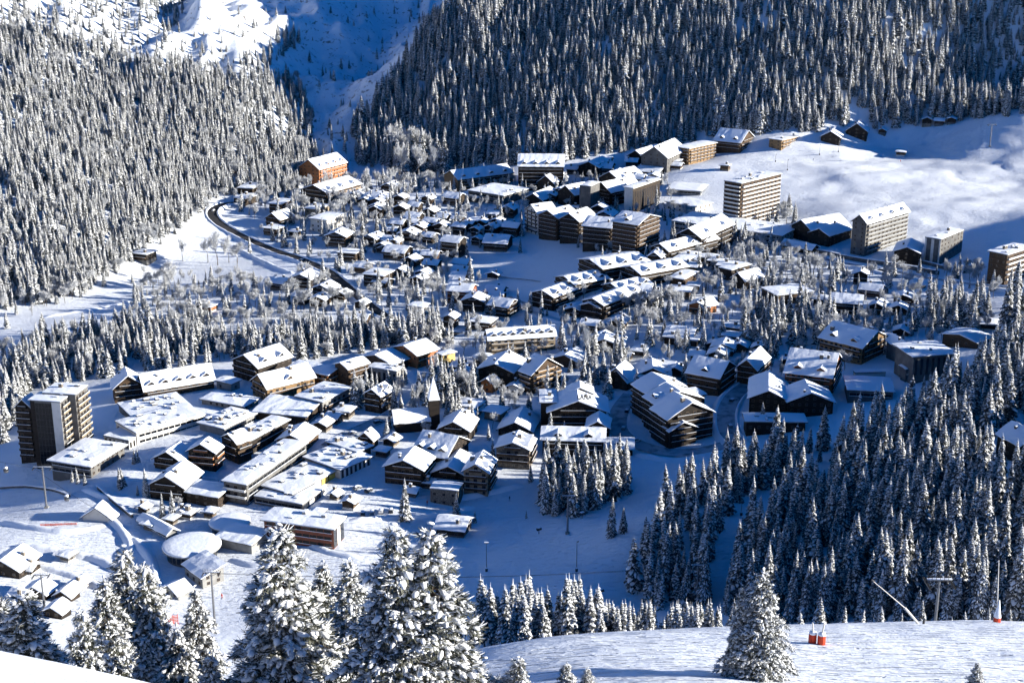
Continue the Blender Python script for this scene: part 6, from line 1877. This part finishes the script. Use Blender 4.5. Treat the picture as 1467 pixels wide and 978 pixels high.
LOOK_SPRUCE = {
    'wooded hillside': ('tall dark spruce dusted with snow in the wood on the right hillside', 'spruces in the right hillside wood'),
    'row behind the near piste': ('small snowy spruce in the row just behind the crest of the near piste', 'spruces behind the crest of the near piste'),
    'grove below the dark chalets': ('tall snowy spruce in the dense grove below the dark timber chalets', 'spruces in the grove below the dark chalets'),
    'trees around the church spire': ('snowy spruce standing close around the slender church spire', 'spruces around the church spire'),
    'trees beside the sign hotel': ('snowy spruce in the clump behind the hotel with rooftop lettering', 'spruces behind the lettered hotel'),
    'village centre trees': ('snow-covered spruce between the small houses in the village centre', 'spruces in the village centre'),
    'trees above the red chalet': ('snowy spruce in the belt of trees above the big red-sided chalet', 'spruces above the red-sided chalet'),
    'trees by the far chalets': ('snowy spruce among the far right chalets under the snow slope', 'spruces among the far right chalets'),
    'trees by the tower': ('small snowy spruce near the foot of the high apartment tower', 'spruces near the apartment tower'),
    'trees above the bend': ('frost-white spruce among houses above the bend of the black road', 'spruces above the road bend'),
    'trees below the road': ('snowy spruce in the open snow below the black road', 'spruces below the black road'),
    'trees among the small chalets': ('snowy spruce among the crowded small chalets', 'spruces among the small chalets'),
    'wood behind the low hotels': ('grey frosted spruce in the wood behind the low left hotels', 'spruces behind the low left hotels'),
    'village trees': ('single snowy spruce standing by itself in the village', 'lone spruces in the village'),
    'foot of the left mountain': ('frosted spruce at the foot of the left mountain beside the clearing', 'spruces at the foot of the left mountain'),
    'trees between the houses': ('young snowy spruce in the gaps between village houses', 'young spruces between the houses'),
    'left mountain': ('small spruce on the sunny left mountainside', 'spruces on the left mountain'),
    'right mountain': ('tall shaded spruce on the steep right mountainside', 'spruces on the right mountain'),
}
def tree_thing(kind, protos, x, y, z, h, base_h, label, group, cat, i):
    crown, trunk = protos[i % len(protos)]
    s = h / base_h
    t = thing(kind, label, cat, (x, y, z), rng.uniform(0, 6.28), group)
    wd = s * rng.uniform(.88, 1.12) * (1.12 if s < .6 else 1.0)
    t.scale = (wd, wd, s)
    t.rotation_euler.x, t.rotation_euler.y = rng.uniform(-.03, .03), rng.uniform(-.03, .03)
    put('crown', crown, t)
    put('trunk', trunk, t)
    return t

_z, _s = sizes(spruces)
_wt = np.array([3.0 if w.startswith('label:') else {'row behind the near piste': .55, 'wooded hillside': .72, 'village trees': 2.0, 'grove below the dark chalets': 1.3}.get(w, 1.15) for (_, _, _, w) in spruces])
order = np.argsort(-_s * _wt)
single = set(int(i) for i in order[:300] if _s[i] > 0)
for i in sorted(single):
    x, y, h, wood = spruces[i]
    lab, grp = (wood[6:], None) if wood.startswith('label:') else LOOK_SPRUCE[wood]
    tree_thing('spruce_tree', SPRF, x, y, float(_z[i]) - .3, h, 20.0, lab, grp, 'spruce', i)
rest = [(spruces[i], float(_z[i])) for i in range(len(spruces)) if i not in single]

LOOK_FROST = {
    'foot of the left mountain': ('bare tree white with frost at the foot of the left mountain', 'frosted bare trees at the foot of the left mountain'),
    'trees between the houses': ('small bare tree white with frost in a gap between village houses', 'frosted bare trees between the houses'),
    'trees above the bend': ('bare tree white with frost among houses above the road bend', 'frosted bare trees above the road bend'),
    'trees below the road': ('bare bushy tree white with frost in the snow below the black road', 'frosted bare trees below the black road'),
    'wood behind the low hotels': ('bare frosted tree in the wood behind the low left hotels', 'frosted bare trees behind the low hotels'),
    'trees by the tower': ('bare frosted tree on the bank near the apartment tower', 'frosted bare trees near the apartment tower'),
    'village centre trees': ('bare frosted tree between the houses of the village centre', 'frosted bare trees in the village centre'),
    'village trees': ('tall bare tree white with frost standing on the open left clearing', 'frosted bare trees on the clearing'),
}
_fz, _fs = sizes(frosts)
_ford = np.argsort(-_fs * np.array([5.0 if f[3].startswith('label:') else 2.0 if f[3] == 'village trees' else 1 for f in frosts]))
_fsing = set(int(i) for i in _ford[:290] if _fs[i] > 0)
frest = [(frosts[i], float(_fz[i])) for i in range(len(frosts)) if i not in _fsing]
for i, (x, y, h, wood) in enumerate(frosts):
    if i not in _fsing:
        continue
    lab, grp = (wood[6:], None) if wood.startswith('label:') else LOOK_FROST.get(wood, ('bare tree white with frost among the ' + ('small chalets' if 'small' in wood else 'village spruces'), 'other frosted bare trees ' + ('among chalets' if 'small' in wood else 'among spruces')))
    tree_thing('frosted_tree', FRO, x, y, float(hz(x, y)) - .2, h, 14.0, lab, grp, 'bare tree', i)

# the far woods: thousands of spruces no one could count, one object
def instanced(name, pts, protos, base_h):
    me = bpy.data.meshes.new(name)
    me.from_pydata([(p[0][0], p[0][1], p[1] - .3) for p in pts], [], [])
    n = len(pts)
    sc = np.array([p[0][2] / base_h for p in pts])
    wd = sc * rng.uniform(.75, 1.3, n)
    a = me.attributes.new('size', 'FLOAT_VECTOR', 'POINT')
    a.data.foreach_set('vector', np.stack([wd, wd, sc], -1).astype(np.float32).ravel())
    a = me.attributes.new('turn', 'FLOAT_VECTOR', 'POINT')
    a.data.foreach_set('vector', np.stack([rng.normal(0, .035, n), rng.normal(0, .035, n), rng.uniform(0, 6.28, n)], -1).astype(np.float32).ravel())
    a = me.attributes.new('which', 'INT', 'POINT')
    a.data.foreach_set('value', rng.integers(0, len(protos), n).astype(np.int32))
    o = put(name, me)
    ng = bpy.data.node_groups.new(name, 'GeometryNodeTree')
    ng.interface.new_socket('Geometry', in_out='INPUT', socket_type='NodeSocketGeometry')
    ng.interface.new_socket('Geometry', in_out='OUTPUT', socket_type='NodeSocketGeometry')
    N, L = ng.nodes, ng.links
    gi, go = N.new('NodeGroupInput'), N.new('NodeGroupOutput')
    iop = N.new('GeometryNodeInstanceOnPoints')
    gti = N.new('GeometryNodeGeometryToInstance')
    for po in reversed(protos):
        oi = N.new('GeometryNodeObjectInfo')
        oi.inputs['Object'].default_value = po
        oi.inputs['As Instance'].default_value = False
        L.new(oi.outputs['Geometry'], gti.inputs[0])
    def na(nm, ty):
        k = N.new('GeometryNodeInputNamedAttribute')
        k.data_type = ty
        k.inputs['Name'].default_value = nm
        return k.outputs['Attribute']
    L.new(gi.outputs[0], iop.inputs['Points'])
    L.new(gti.outputs[0], iop.inputs['Instance'])
    iop.inputs['Pick Instance'].default_value = True
    L.new(na('which', 'INT'), iop.inputs['Instance Index'])
    L.new(na('turn', 'FLOAT_VECTOR'), iop.inputs['Rotation'])
    L.new(na('size', 'FLOAT_VECTOR'), iop.inputs['Scale'])
    L.new(iop.outputs[0], go.inputs[0])
    mod = o.modifiers.new('woods', 'NODES')
    mod.node_group = ng
    return o
# shapes to repeat: trunk and crown of each kind in one mesh, standing in no collection
def joined(crown, trunk, name):
    vs, fs, ms = [], [], []
    me = bpy.data.meshes.new(name)
    mats = []
    for src in (crown, trunk):
        off = len(vs)
        vs += [v.co[:] for v in src.vertices]
        for p in src.polygons:
            fs.append(tuple(off + j for j in p.vertices))
            mt = src.materials[p.material_index]
            if mt not in mats:
                mats.append(mt)
            ms.append(mats.index(mt))
    me.from_pydata(vs, [], fs)
    for mt in mats:
        me.materials.append(mt)
    me.polygons.foreach_set('material_index', ms)
    return bpy.data.objects.new(name, me)
spruce_shapes = [joined(c, t, 'spruce_shape') for c, t in SPR + SPRF]
woods = instanced('spruce_forest', rest, spruce_shapes, 20.0)
tag(woods, 'dense snowy spruce forest covering the far mountainsides and the hillside behind the nearer trees', 'forest', None, 'stuff')
if frest:
    fw = instanced('frosted_thicket', frest, [joined(c, t, 'frosted_shape') for c, t in FRO], 14.0)
    tag(fw, 'grey mass of bare frosted trees far back along the village edges and the mountain foot', 'thicket', None, 'stuff')
print('TREES', len(spruces), len(single), len(frosts), len(rest))
